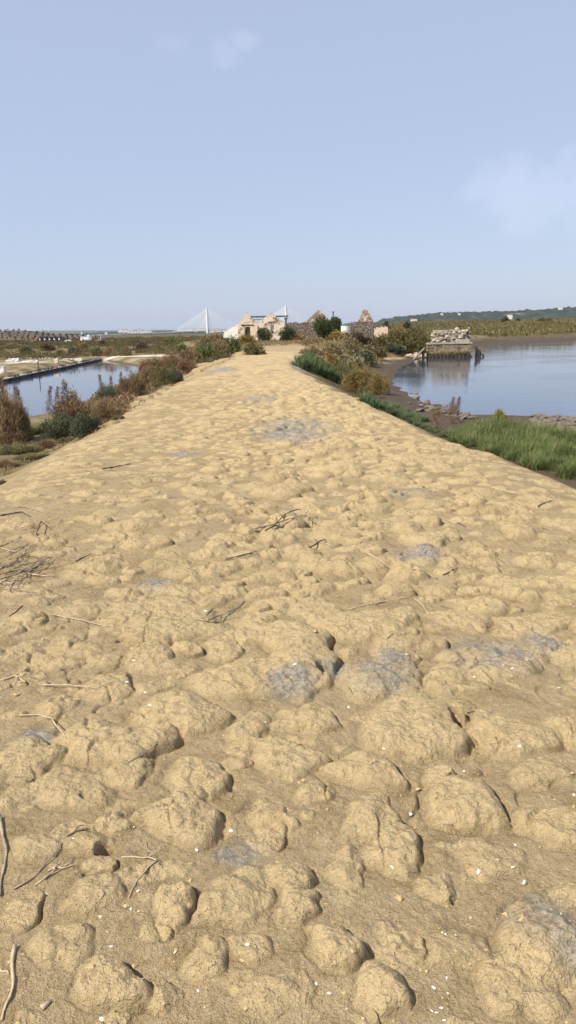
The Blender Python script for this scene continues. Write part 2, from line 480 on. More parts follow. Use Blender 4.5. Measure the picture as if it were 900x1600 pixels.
MAT['salt'] = noisy('salt', (0.72, 0.71, 0.69), (0.82, 0.81, 0.80), 2, bump=0.1)
MAT['hill'] = noisy('wooded_hill', (0.016, 0.024, 0.016), (0.042, 0.050, 0.028), 0.02, lo=0.4, hi=0.6, c=(0.13, 0.115, 0.075), cscale=0.007, clo=0.58, chi=0.68)
MAT['farhill'] = noisy('far_hill', (0.05, 0.06, 0.04), (0.10, 0.10, 0.06), 0.002)

# ------------------------------------------------------------------ terrain
Z_POND, Z_RIV = -0.95, -1.60


def XY(px, py, z=0.0):
    p = at(px, py, z); return (p[0], p[1])


LEVEE = [(-5.4, -25), (-5.0, -2), (-4.4, 4)] + [XY(*p) for p in [(0, 752), (100, 690), (172, 660), (195, 628), (285, 592), (325, 566), (372, 555)]] + \
        [(-7.0, 92), (-14, 106), (-20, 150), (-10, 240), (50, 250), (40, 150)] + \
        [(at_y(738, 530, 92)[0], 95), (at_y(736, 530, 85)[0], 85.5), (at_y(667, 530, 85)[0], 85.0)] + \
        [XY(*p) for p in [(640, 537), (560, 547), (505, 557), (468, 572), (520, 602), (560, 622), (655, 660), (700, 683), (830, 717), (900, 747)]] + \
        [(4.3, 4), (5.0, -2), (5.4, -25)]
wall_a = at(156, 563, Z_POND); wall_b = at(0, 598, Z_POND)
wv = (wall_b - wall_a)[:2]; wv = wv / np.linalg.norm(wv)
wall_c = (wall_b[0] + wv[0] * 9, wall_b[1] + wv[1] * 9)
POND = [tuple(wall_a[:2]), wall_c, (-40, 6), (-14, 6)] + \
       [XY(px, py, Z_POND) for (px, py) in [(30, 660), (105, 643), (150, 622), (185, 606), (207, 590), (217, 573)]]
RIVER = [XY(px, py, Z_RIV) for (px, py) in [(960, 655), (860, 650), (770, 648), (723, 643), (690, 633), (660, 623), (643, 612), (629, 601), (623, 592), (630, 577), (648, 566), (668, 559), (737, 558)]]
RIVER += [(RIVER[-1][0] + 0.6, RIVER[-1][1] + 14)] + [XY(px, py, Z_RIV) for (px, py) in [(742, 540), (820, 535.5), (900, 530.5), (1000, 525)]] + [(600, 175), (600, -60), (45, -60), (36, 14)]

CREST = {}


def base_height(x, y):
    dl = sdist(x, y, LEVEE); dp = sdist(x, y, POND); dr = sdist(x, y, RIVER)
    r = np.hypot(x, y)
    wob = 0.35 * fbm(x * 0.55, y * 0.55, 4, 3) * np.clip(r / 10, 0.6, 4)
    dl = dl + wob * 0.8 * sstep(-1.2, 0.3, dl)
    left = x < (0.02 * y + 0.2)
    marsh = -0.62 - 0.75 * sstep(70, 330, r) + 0.22 * fbm(x * 0.05, y * 0.05, 4, 11) + 0.05 * fbm(x * 0.7, y * 0.7, 3, 12)
    rmarsh = -0.75 + 0.15 * fbm(x * 0.05, y * 0.05, 3, 15) + 4.6 * sstep(170, 620, y) * sstep(30, 90, x)
    shore = -1.42 + 0.06 * fbm(x * 0.5, y * 0.5, 3, 17)
    rmarsh = np.where(y < 110, shore * sstep(110, 90, y) + rmarsh * sstep(90, 110, y), rmarsh)
    flo = np.where(left, marsh, rmarsh)
    blend = sstep(0, 60, x) * (y > 120); flo = np.where(y > 120, marsh * (1 - blend) + rmarsh * blend, flo)
    plate = 0.10 * fbm(x * 0.25, y * 0.25, 3, 5) + 0.035 * fbm(x * 1.1, y * 1.1, 3, 6)
    plate = plate * sstep(1.5, 4, y + 2)
    far = sstep(150, 250, y)
    slope = np.where(left, 0.42, 0.50)
    top = plate - 0.10 * sstep(-0.9, 0.2, dl)
    lev = top - np.clip(dl, 0, None) * slope
    z = np.where(dl < 0, top, np.maximum(lev, flo))
    z = z * (1 - far) + np.where(far > 0, np.maximum(flo, -1.5), z) * far
    # pond bowl
    pb = np.where(dp < 0, Z_POND - 0.06 - np.clip(-dp, 0, 2) * 0.35, Z_POND - 0.06 + dp * 0.32 + 0.0)
    z = np.minimum(z, pb)
    # river bowl with a gentle mud shore
    mud = np.where(dr < 0, Z_RIV - 0.05 - np.clip(-dr, 0, 3) * 0.3,
                   Z_RIV - 0.05 + np.clip(dr, 0, 3.6) * 0.13 + np.clip(dr - 3.6, 0, None) * 0.45)
    mud = mud + 0.05 * fbm(x * 0.8, y * 0.8, 4, 21) * sstep(-0.5, 0.6, dr)
    z = np.minimum(z, mud)
    return z, dl, dp, dr


th_d = np.arange(-36, 36.001, 0.12)
th_c = np.linspace(36, 324, 97)[1:-1]
TH = np.radians(np.concatenate([th_d, th_c]))          # from +Y, clockwise
def geom(a, b, k): return a * np.exp(np.arange(0, math.log(b / a), k))
RR = np.concatenate([[0.02], geom(0.25, 1.0, 0.03), geom(1.0, 26, 0.0023), geom(26, 60, 0.0045), geom(60, 160, 0.009), geom(160, 9001, 0.03), [9000]])
nr, ntH = len(RR), len(TH)
gx = RR[:, None] * np.sin(TH)[None, :]; gy = RR[:, None] * np.cos(TH)[None, :]
Z, DL, DP, DR = base_height(gx, gy)
LUMP = np.zeros_like(Z); GROOVE = np.zeros_like(Z); LMASK = np.zeros_like(Z); GREY = np.zeros_like(Z); RUST = np.zeros_like(Z)
DEG = math.pi / 180


def window(cx, cy, rad):
    rc = math.hypot(cx, cy); tcn = math.atan2(cx, cy)
    i0, i1 = np.searchsorted(RR, [rc - rad, rc + rad])
    half = math.asin(min(0.99, rad / max(rc, rad * 1.02)))
    j0, j1 = np.searchsorted(TH[:len(th_d)], [tcn - half, tcn + half])
    return slice(max(i0 - 1, 0), i1 + 1), slice(max(j0 - 1, 0), min(j1 + 1, len(th_d)))


def add_lump(cx, cy, a, b, rot, hgt, steep=0.5, groove=0.0, gdir=0.2, seed=0):
    w = window(cx, cy, max(a, b) * 1.5)
    x = gx[w] - cx; y = gy[w] - cy
    if x.size == 0: return
    c, s = math.cos(rot), math.sin(rot)
    u = (x * c + y * s) / a; v = (-x * s + y * c) / b
    q = np.hypot(u, v); ang = np.arctan2(y, x)
    q = q * (1 + 0.13 * np.sin(2 * ang + seed) + 0.10 * np.sin(3 * ang + seed * 1.7) + 0.05 * np.sin(5 * ang + seed * 2.3)) + 0.16 * vnoise(x / a * 1.8 + seed * 3.1, y / a * 1.8, 40)
    side = 0.5 + 0.5 * np.cos(ang - gdir)
    st = np.clip(steep * (0.60 + 0.5 * side), 0, 1)
    q = np.maximum(q, 0.0)
    d = np.clip(1 - q ** 2.4, 0, 1)
    h = hgt * ((1 - st) * d ** 1.3 + st * d ** 0.55)
    L = LUMP[w]; Mx = np.maximum(L, h); LUMP[w] = Mx * 0.75 + (L + h - np.minimum(L, h) * 0.8) * 0.25
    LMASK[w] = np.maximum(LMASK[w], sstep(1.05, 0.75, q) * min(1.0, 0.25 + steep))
    if True:
        g = (groove * sstep(0.55, 0.95, side) + 0.10 * hgt) * np.exp(-((q - 1.05) / 0.08) ** 2)
        GROOVE[w] = np.maximum(GROOVE[w], g)


def px_lump(px, py, w, h, hgt, steep=0.6, groove=0.0, gdir=0.25, rot=0.0):
    p = at(px, py + h * 0.12, 0.0)
    dep = float(np.dot(p - EYE, fwd))
    a = w / 2 * dep / F
    y0 = at(px, py + h * 0.5, 0)[1]; y1 = at(px, py - h * 0.34, 0.0)[1]
    b = max(0.75 * a, (y1 - y0) / 2)
    add_lump(p[0], p[1], a * 1.04, b * 1.0, rot, hgt * 0.60, min(1.0, steep * 1.15), groove * 0.5, gdir, seed=px * 0.37 + py * 0.11)


MAIN = [  # px, py, width, height, relief (m), steepness, groove
    (447, 1178, 104, 82, .060, .75, .012), (575, 1198, 106, 78, .065, .8, .020), (720, 1240, 132, 118, .085, .85, .035),
    (648, 1112, 150, 140, .100, .9, .10), (782, 1128, 126, 105, .075, .75, .03), (305, 1212, 105, 85, .070, .8, .02),
    (282, 1275, 118, 100, .075, .8, .02), (420, 1276, 76, 62, .045, .7, .0), (580, 1272, 95, 80, .055, .6, .0),
    (618, 1322, 90, 90, .055, .65, .03), (272, 1420, 58, 100, .060, .75, .03), (456, 1372, 70, 70, .050, .6, .01),
    (465, 1420, 76, 72, .055, .75, .0), (524, 1490, 82, 98, .075, .9, .03), (596, 1552, 98, 90, .060, .7, .0),
    (168, 1546, 104, 96, .070, .85, .02), (372, 1402, 116, 110, .045, .5, .0), (100, 1484, 92, 92, .045, .5, .0),
    (322, 1506, 84, 76, .040, .6, .0), (480, 1112, 88, 62, .055, .75, .02), (280, 1104, 124, 104, .075, .65, .02),
    (385, 1132, 66, 70, .045, .6, .0), (165, 1148, 160, 96, .075, .65, .06), (40, 1168, 96, 92, .075, .7, .03),
    (195, 1200, 80, 70, .05, .6, .0), (95, 1225, 150, 80, .05, .5, .0), (470, 1000, 124, 124, .100, .85, .10),
    (398, 958, 66, 42, .055, .7, .0), (585, 1044, 120, 78, .080, .7, .03), (380, 1045, 140, 84, .070, .65, .01),
    (460, 1055, 70, 50, .05, .7, .02), (775, 1010, 150, 66, .070, .7, .0), (852, 990, 56, 46, .05, .7, .02),
    (560, 955, 150, 62, .065, .65, .02), (610, 965, 60, 40, .05, .7, .03), (850, 1470, 150, 170, .110, .8, .06),
    (800, 1540, 130, 120, .06, .5, .0), (680, 1384, 74, 54, .035, .55, .0), (872, 1284, 110, 90, .06, .5, .0),
    (265, 950, 150, 78, .075, .55, .0), (350, 1000, 60, 44, .04, .6, .03), (200, 940, 80, 50, .05, .5, .0),
    (540, 1352, 56, 84, .035, .6, .0), (620, 1020, 70, 50, .05, .7, .03), (830, 955, 110, 44, .05, .6, .04),
    (720, 950, 90, 40, .04, .6, .04), (165, 1060, 110, 50, .05, .55, .03), (90, 1090, 70, 40, .04, .6, .0),
    (490, 935, 90, 40, .05, .6, .0), (640, 1150, 90, 70, .05, .6, .0), (30, 1240, 60, 60, .04, .5, .0),
    (120, 1310, 90, 70, .035, .5, 0), (175, 1290, 60, 50, .04, .7, 0), (60, 1330, 80, 60, .03, .5, 0),
    (150, 1405, 100, 70, .04, .5, 0), (710, 1480, 110, 90, .03, .4, 0), (490, 1240, 60, 44, .035, .6, 0),
    (390, 1490, 80, 60, .03, .5, 0), (250, 1560, 70, 60, .03, .5, 0), (430, 1560, 110, 80, .03, .4, 0),
    (760, 1330, 110, 70, .035, .4, 0), (840, 1200, 100, 60, .04, .5, 0), (890, 1130, 70, 60, .05, .6, .03),
    (700, 1040, 80, 40, .03, .5, 0), (890, 1400, 60, 60, .04, .6, .03), (230, 1010, 90, 50, .045, .5, .03),
    (30, 1010, 80, 40, .03, .5, .0), (110, 1000, 90, 40, .035, .5, .0)]
placed = []
for L in MAIN:
    px_lump(*L)
    p = at(L[0], L[1], 0); placed.append((p[0], p[1], L[2] / 2 * np.dot(p - EYE, fwd) / F))

# random cobbles pressed into the crust
pl = np.array(placed); cells = {}
def near(x, y, r):
    i, j = int(x // 0.4), int(y // 0.4)
    for a in (-1, 0, 1):
        for b in (-1, 0, 1):
            for (qx, qy, qr) in cells.get((i + a, j + b), ()):
                if (qx - x) ** 2 + (qy - y) ** 2 < (0.72 * (r + qr)) ** 2: return True
    return False
for (qx, qy, qr) in placed: cells.setdefault((int(qx // 0.4), int(qy // 0.4)), []).append((qx, qy, qr))
LV = np.array([0])
n_rand = 0
for k in range(14000):
    t = random.random()
    y = 0.7 + 24 * t ** 1.25
    x = random.uniform(-5, 5) if y < 8 else random.uniform(-5, 4.6)
    xc = 0.35 + 0.012 * y
    dens = math.exp(-((x - xc) / (1.6 if y < 9 else 1.9)) ** 2)
    nz = float(vnoise(np.array(x * 0.8 + 5), np.array(y * 0.5), 77))
    if y > 3.4 and random.random() > 0.22 + 0.9 * dens * (0.75 + 0.5 * nz): continue
    if y < 3.2 and random.random() < 0.72: continue
    r = random.uniform(0.025, 0.085) if y < 3.4 else random.choice([random.uniform(0.05, 0.11), random.uniform(0.09, 0.19)])
    if near(x, y, r): continue
    cells.setdefault((int(x // 0.4), int(y // 0.4)), []).append((x, y, r))
    strong = (0.35 + 0.65 * dens) if y > 3.4 else 0.55
    hgt = r * random.uniform(0.16, 0.40) * strong * (0.8 if y < 3.4 else 1.35)
    gr = random.choice([0, 0, 0.02, 0.045]) * strong if y > 3 else random.choice([0, 0, 0, .02])
    add_lump(x, y, r * random.uniform(0.9, 1.4), r * random.uniform(0.7, 1.05), random.uniform(-0.4, 0.6), hgt,
             random.uniform(0.35, 0.9), gr, random.uniform(-0.3, 0.6), seed=k * 0.61)
    n_rand += 1
for k in range(1500):                                   # farther along the bank
    y = 24 + 36 * random.random(); x = random.uniform(-3, 3.0)
    r = random.uniform(0.12, 0.3)
    add_lump(x, y, r * 1.25, r, 0, r * random.uniform(0.15, 0.32), 0.6, 0, 0, seed=k)

for (px, py, rad, dep) in [(165, 1342, 0.026, 0.12), (48, 1040, 0.024, 0.08), (190, 992, 0.028, 0.07), (135, 1382, .008, .03), (350, 893, .02, .05), (632, 862, .03, .06),
                           (505, 1042, .03, .09), (714, 1118, .028, .09), (818, 735, .03, .05), (708, 1412, .008, .03), (130, 1255, .01, .03), (505, 895, .015, .04)]:
    p = at(px, py, 0.0); w = window(p[0], p[1], rad * 3)
    d = np.hypot(gx[w] - p[0], (gy[w] - p[1]) / (2.2 if dep > .085 and rad > .027 else 1.0))
    GROOVE[w] = np.maximum(GROOVE[w], dep * sstep(rad * 1.35, rad * 0.6, d))
for (px, py, w_, h_) in [(590, 1040, 110, 70), (455, 1055, 90, 50), (775, 1005, 150, 60), (850, 985, 60, 40), (375, 1330, 90, 40), (850, 1440, 130, 110), (240, 900, 70, 22),
                         (650, 858, 90, 26), (460, 665, 130, 34), (410, 625, 70, 14), (55, 1132, 70, 30), (520, 1030, 60, 40), (880, 1480, 60, 90), (620, 1015, 60, 40),
                         (640, 765, 80, 14), (470, 570, 40, 10), (350, 580, 50, 10), (290, 705, 60, 12)]:
    p = at(px, py, 0.03); dep = float(np.dot(p - EYE, fwd)); a = w_ / 2 * dep / F
    b = max(0.06, (at(px, py - h_ / 2, 0)[1] - at(px, py + h_ / 2, 0)[1]) / 2)
    w = window(p[0], p[1], max(a, b) * 1.6)
    q = np.hypot((gx[w] - p[0]) / a, (gy[w] - p[1]) / b)
    GREY[w] = np.maximum(GREY[w], sstep(1.35, 0.35, q))
for (px, py, w_, h_) in [(830, 1440, 60, 70), (560, 1025, 70, 40), (400, 1060, 60, 30), (600, 885, 60, 14), (450, 1240, 40, 30), (270, 1490, 30, 20)]:
    p = at(px, py, 0.03); dep = float(np.dot(p - EYE, fwd)); a = w_ / 2 * dep / F
    b = max(0.05, (at(px, py - h_ / 2, 0)[1] - at(px, py + h_ / 2, 0)[1]) / 2)
    w = window(p[0], p[1], max(a, b) * 1.6)
    q = np.hypot((gx[w] - p[0]) / a, (gy[w] - p[1]) / b)
    RUST[w] = np.maximum(RUST[w], sstep(1.35, 0.35, q))

onlev = sstep(0.25, -0.35, DL)
near_m = sstep(70, 25, np.hypot(gx, gy))
warp = 0.10 * fbm(gx * 4, gy * 4, 2, 31)
billow = 0.5 - np.abs(fbm(gx * 8 + 2 * warp, gy * 8, 3, 34, 0.6)) * 2.2
fine = 0.014 * fbm(gx * 4.5 + warp, gy * 4.5, 4, 32) + LMASK * 0.011 * billow + (0.005 + 0.007 * LMASK) * fbm(gx * 22, gy * 22, 4, 33, 0.65)
crack = np.abs(fbm(gx * 3.1 + 1.3 * warp, gy * 3.1, 3, 36)); crack = -0.018 * sstep(0.055, 0.0, crack) * sstep(0.0, 0.3, vnoise(gx * 0.9, gy * 0.9, 37))
Z = Z + onlev * near_m * (LUMP - GROOVE + fine + crack)
dry = np.clip(onlev * sstep(115, 75, gy) + 0.55 * sstep(1.2, 0.2, DL) * (gy < 70), 0, 1)
wet = sstep(1.25, 0.4, (Z - Z_RIV)) * sstep(22, 9, DR) * (1 - dry) * (gx > 0)
wet = np.maximum(wet, sstep(0.16, 0.02, Z - Z_POND) * sstep(3, 1, DP))
pts = at(250, 557, -0.7)
salt = sstep(1.0, 0.5, np.hypot((gx - pts[0]) / 9.0, (gy - pts[1]) / 4.0))
for (px, py, rx, ry) in [(30, 570, 4, 2.5), (70, 566, 4, 2.0), (140, 532, 30, 10), (60, 560, 5, 3)]:
    q = at(px, py, -0.7); salt = np.maximum(salt, 0.75 * sstep(1.0, 0.4, np.hypot((gx - q[0]) / rx, (gy - q[1]) / ry)))

VEG = np.maximum(sstep(230, 420, np.hypot(gx, gy)), 0.6 * sstep(100, 200, np.hypot(gx, gy))) * np.ones_like(gx)
ii, jj = np.meshgrid(np.arange(nr - 1), np.arange(ntH), indexing='ij')
j2 = (jj + 1) % ntH
FQ = np.stack([ii * ntH + jj, ii * ntH + j2, (ii + 1) * ntH + j2, (ii + 1) * ntH + jj], -1).reshape(-1, 4)[:, ::-1]
fd = 0.25 * (DL.ravel()[FQ].sum(1))
fy_ = gy.ravel()[FQ].max(1)
is_path = (fd < 0.05) & (fy_ < 78)
VALL = np.stack([gx, gy, Z], -1).reshape(-1, 3)


def sub_mesh(name, sel):
    f = FQ[sel]; used, inv = np.unique(f.ravel(), return_inverse=True)
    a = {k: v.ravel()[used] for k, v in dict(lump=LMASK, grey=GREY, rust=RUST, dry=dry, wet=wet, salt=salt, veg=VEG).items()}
    return link(name, mesh_np(name, VALL[used], inv.reshape(-1, 4), MAT['earth'], True, a))


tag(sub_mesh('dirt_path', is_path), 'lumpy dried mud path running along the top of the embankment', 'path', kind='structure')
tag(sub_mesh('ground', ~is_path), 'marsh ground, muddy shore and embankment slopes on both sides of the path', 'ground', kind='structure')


from bisect import bisect_left
RRL, THL = RR.tolist(), TH.tolist()
TAU = 2 * math.pi


def gs(arr, x, y):
    """sample a grid array at a ground position"""
    r = math.hypot(x, y); t = math.atan2(x, y)
    if t < THL[0]: t += TAU
    i = min(max(bisect_left(RRL, r) - 1, 0), nr - 2)
    j = max(bisect_left(THL, t) - 1, 0); jb = j + 1
    tb = THL[jb] if jb < ntH else THL[0] + TAU
    if jb == ntH: jb = 0
    fi = (r - RRL[i]) / (RRL[i + 1] - RRL[i]); fj = (t - THL[j]) / (tb - THL[j])
    return float((arr[i, j] * (1 - fj) + arr[i, jb] * fj) * (1 - fi) + (arr[i + 1, j] * (1 - fj) + arr[i + 1, jb] * fj) * fi)


def gz(x, y): return gs(Z, x, y)


def atg(px, py):
    """where the view ray through a photo pixel meets the ground"""
    d = ray(px, py).tolist(); e = EYE.tolist()
    t = max(0.8, (0.4 - e[2]) / d[2] if d[2] < -0.03 else 0.8); lo = t
    while t < 4000:
        if e[2] + d[2] * t < gz(e[0] + d[0] * t, e[1] + d[1] * t): break
        lo = t; t += max(0.012, t * 0.005)
    hi = t
    for _ in range(12):
        m = (lo + hi) / 2
        if e[2] + d[2] * m < gz(e[0] + d[0] * m, e[1] + d[1] * m): hi = m
        else: lo = m
    return EYE + np.array(d) * hi


# water sheets
def sheet(name, poly, z, m, grow=0.8):
    P = np.array(poly); c = P.mean(0)
    me = mesh_np(name, np.c_[P, np.full(len(P), z)], np.arange(len(P))[None, :], m, False)
    if me.polygons[0].normal.z < 0: me.flip_normals()
    return link(name, me)


def grow_poly(poly, g):
    P = np.array(poly, float); n = len(P); A = 0
    for i in range(n): A += P[i][0] * P[(i + 1) % n][1] - P[(i + 1) % n][0] * P[i][1]
    sg = 1 if A > 0 else -1; outp = []
    for i in range(n):
        e1 = P[i] - P[i - 1]; e2 = P[(i + 1) % n] - P[i]
        n1 = np.array([e1[1], -e1[0]]) / (np.linalg.norm(e1) + 1e-9) * sg; n2 = np.array([e2[1], -e2[0]]) / (np.linalg.norm(e2) + 1e-9) * sg
        m = n1 + n2; m = m / max(np.linalg.norm(m), 0.5)
        outp.append(P[i] + m * g)
    return outp


tag(sheet('pond_water', grow_poly(POND, 1.2), Z_POND, MAT['pond']), 'still blue grey water of the salt pond left of the path', 'water', kind='structure')
tag(sheet('river_water', grow_poly(RIVER, 1.2), Z_RIV, MAT['river']), 'calm blue river water right of the path', 'water', kind='structure')


# ------------------------------------------------------------------ plants
def blades(n, base, yaw, length, lean, bend, width, segs=4, taper=0.15):
    """curved grass blades, arrays of size n -> V, F"""
    t = np.linspace(0, 1, segs + 1)[None, :]
    hd = lean[:, None] * t + bend[:, None] * t ** 2
    vz = np.sqrt(np.clip(1 - (lean[:, None] + bend[:, None] * t) ** 2 * 0.55, 0.05, 1)) * t
    vz = vz - 0.35 * np.clip(bend[:, None], 0, 2) * t ** 3
    dx, dy = np.cos(yaw)[:, None], np.sin(yaw)[:, None]
    P = np.stack([base[:, 0:1] + length[:, None] * hd * dx, base[:, 1:2] + length[:, None] * hd * dy, base[:, 2:3] + length[:, None] * vz], -1)
    tw = yaw + rng.uniform(0.9, 2.2, n)
    wv_ = np.stack([np.cos(tw), np.sin(tw), np.zeros(n)], -1)[:, None, :]
    w = width[:, None, None] * (1 - (1 - taper) * t ** 1.5)[:, :, None] * 0.5
    V = np.stack([P - wv_ * w, P + wv_ * w], 2)                 # n, s+1, 2, 3
    k = np.arange(n)[:, None] * (segs + 1) * 2 + np.arange(segs)[None, :] * 2
    Fq = np.stack([k, k + 1, k + 3, k + 2], -1).reshape(-1, 4)
    return V.reshape(-1, 3), Fq


def leaves(P, D, length, width):
    """diamond leaves at P pointing along D"""
    n = len(P)
    D = D / (np.linalg.norm(D, axis=1)[:, None] + 1e-9)
    Rn = rng.normal(size=(n, 3)); Sd = np.cross(D, Rn); Sd /= np.linalg.norm(Sd, axis=1)[:, None] + 1e-9
    L = np.broadcast_to(length, (n,))[:, None]; Wd = np.broadcast_to(width, (n,))[:, None]
    V = np.stack([P, P + D * L * 0.45 + Sd * Wd * 0.5, P + D * L, P + D * L * 0.45 - Sd * Wd * 0.5], 1)
    k = np.arange(n)[:, None] * 4
    return V.reshape(-1, 3), np.concatenate([k, k + 1, k + 2, k + 3], 1)


def shrub_mesh(m, n=2600, lobes=14, leaf=0.075, width=0.016, upb=0.9, flat=0.75, spiky=0.25, seed=0):
    """unit shrub (about 1 wide, 1 tall): returns foliage and stem meshes"""
    g = np.random.default_rng(seed + 100)
    az = g.uniform(0, 2 * math.pi, lobes); rr = 0.36 * np.sqrt(g.uniform(0.0, 1, lobes)); rr[0] = 0
    zc = (0.30 + 0.42 * g.uniform(0, 1, lobes)) * (1 - 0.55 * (rr / 0.36) ** 2)
    C = np.stack([rr * np.cos(az), rr * np.sin(az), zc], -1)
    rad = g.uniform(0.11, 0.23, lobes)
    li = g.integers(0, lobes, n)
    d = g.normal(size=(n, 3)); d /= np.linalg.norm(d, axis=1)[:, None]
    P = C[li] + d * (rad[li] * g.uniform(0.25, 1.0, n) ** 0.6)[:, None] * np.array([1, 1, 1.15])
    # skirt of lower leaves and upright spikes
    k = int(n * spiky); sp = g.integers(0, lobes, k)
    P[:k] = C[sp] + np.stack([g.normal(0, 0.05, k), g.normal(0, 0.05, k), np.abs(g.normal(0.12, 0.12, k)) + rad[sp] * 0.6], -1)
    q = int(n * 0.2); a2 = g.uniform(0, 2 * math.pi, q); r2 = 0.44 * np.sqrt(g.uniform(0, 1, q))
    P[k:k + q] = np.stack([r2 * np.cos(a2), r2 * np.sin(a2), np.abs(g.normal(0.06, 0.09, q))], -1)
    P[:, 2] = np.clip(P[:, 2], -0.03, 1.25)
    outw = P * np.array([1, 1, 0.3]); outw /= np.linalg.norm(outw, axis=1)[:, None] + 0.2
    D = outw * 0.55 + np.array([0, 0, upb]) + g.normal(0, 0.42, (n, 3))
    V, Fq = leaves(P, D, leaf * g.uniform(0.6, 1.5, n), width * g.uniform(0.7, 1.4, n))
    fol = mesh_np('foliage', V, Fq, m, False)
    b = MB()
    for i in range(lobes):
        e = C[i] + np.array([0, 0, rad[i] * 0.9]); m1 = e * np.array([0.45, 0.45, 0.55]) + g.normal(0, 0.02, 3)
        b.tube([e * np.array([0.08, 0.08, 0]) - [0, 0, 0.03], m1, e], [0.014, 0.010, 0.004], 5)
    st = b.mesh('stem', MAT['stem'], True)
    return fol, st


SPEC = dict(rust=dict(upb=1.3, spiky=0.38, leaf=.085, width=.013), redbrown=dict(upb=1.0, spiky=.2), greygreen=dict(upb=0.7, spiky=.22, leaf=.07, width=.022),
            olive=dict(upb=.8, spiky=.25), tan=dict(upb=1.2, spiky=.35, leaf=.09, width=.013), orange=dict(upb=1.0, spiky=.28), dark=dict(upb=.6, spiky=.15, width=.022),
            yellow=dict(upb=.7, spiky=.2, width=.03), purple=dict(upb=.8, spiky=.25), green=dict(upb=1.2, spiky=.4, leaf=.11, width=.014))
PROTO = {}


def proto(kind, v, dense):
    key = (kind, v, dense)
    if key not in PROTO:
        s = dict(SPEC[kind])
        if not dense:
            s['leaf'] = s.get('leaf', .075) * 1.7; s['width'] = s.get('width', .016) * 2.6
        PROTO[key] = shrub_mesh(MAT[kind], n=(1500 if kind == 'weed' else 6500) if dense else 1500, lobes=(8 if kind == 'weed' else 15) + v, seed=hash((kind[0], v)) % 1 + v * 7 + len(kind) * 31, **s)
    return PROTO[key]


SPEC['weed'] = dict(upb=1.6, spiky=.75, leaf=.075, width=.012); MAT['weed'] = MAT['rust']


def shrub(px, py, w, h, kind, label, v=0, group=None, dense=None, cat='shrub', name='shrub'):
    p = atg(px, py); dep = float(np.dot(p - EYE, fwd))
    sw, sh = w * dep / F, h * dep / F
    if dense is None: dense = dep < 45
    fo, st = proto(kind, v % 3, dense)
    o = empty(name, p, random.uniform(0, 6.28))
    o.location.z -= 0.02
    o.scale = (sw, sw * 0.95, sh * 1.0)
    link('foliage', fo, o); link('stem', st, o)
    tag(o, label, cat, group)
    return o


SG = 'shrubs along the left edge of the path'
RG = 'shrubs along the right edge of the path'
shrub(8, 694, 78, 88, 'rust', 'tall rusty brown shrub at the left border of the photo beside the pond', 0, SG)
shrub(36, 688, 40, 62, 'rust', 'narrow rust coloured shrub just right of the tallest rusty shrub by the pond', 1, SG)
shrub(92, 682, 62, 40, 'greygreen', 'dark grey green bush below the dry plumes, nearest to the pond', 0, SG)
shrub(137, 680, 60, 40, 'greygreen', 'round grey green bush casting a shadow onto the mud path', 1, SG)
shrub(115, 668, 80, 52, 'rust', 'rusty brown shrub behind the two grey green bushes by the pond', 2, SG)
shrub(163, 660, 46, 36, 'rust', 'low rust red shrub right of the round grey green bush', 2, SG)
shrub(172, 646, 34, 24, 'redbrown', 'small red brown shrub sticking out onto the mud where the path narrows', 0, SG)
shrub(172, 630, 44, 32, 'greygreen', 'feathery grey green shrub hanging over the near corner of the pond', 2, SG)
shrub(208, 620, 46, 36, 'rust', 'rusty shrub with sparse upright tips right of the feathery grey green shrub', 1, SG)
shrub(232, 608, 50, 36, 'rust', 'broad rust brown shrub on the bend of the left path edge', 0, SG)
shrub(256, 601, 42, 32, 'olive', 'olive green shrub on the bend of the left path edge', 0, SG)
shrub(272, 598, 34, 26, 'greygreen', 'small dark green shrub touching the path after its left bend', 0, SG)
shrub(240, 586, 50, 30, 'redbrown', 'red brown shrub between the pond end and the path bend', 1, SG)
shrub(268, 580, 50, 28, 'rust', 'rust coloured shrub right of the far end of the pond', 2, SG)
shrub(292, 584, 42, 26, 'redbrown', 'reddish shrub growing at the left path edge beyond the bend', 2, SG)
shrub(300, 569, 40, 26, 'rust', 'brown shrub behind the reddish one at the left path edge', 0, SG)
shrub(322, 566, 36, 26, 'green', 'yellowish green tufted shrub at the left path edge halfway to the hut', 0, SG)
shrub(344, 560, 38, 26, 'tan', 'straw coloured tufted shrub left of the far path end', 1, SG)
shrub(362, 553, 36, 24, 'green', 'green shrub on the left path edge in front of the white broken wall', 1, SG)
shrub(398, 554, 44, 19, 'olive', 'low brown olive shrub at the path end just below the ruined hut', 1, SG)
shrub(318, 550, 34, 22, 'tan', 'straw yellow shrub left of the hut, further back than the path shrubs', 2, SG)
shrub(338, 545, 40, 22, 'rust', 'rust brown shrub between the path end and the white broken wall', 1, SG)
shrub(384, 540, 40, 16, 'orange', 'orange brown shrub in front of the dark doorway of the hut', 0, SG)
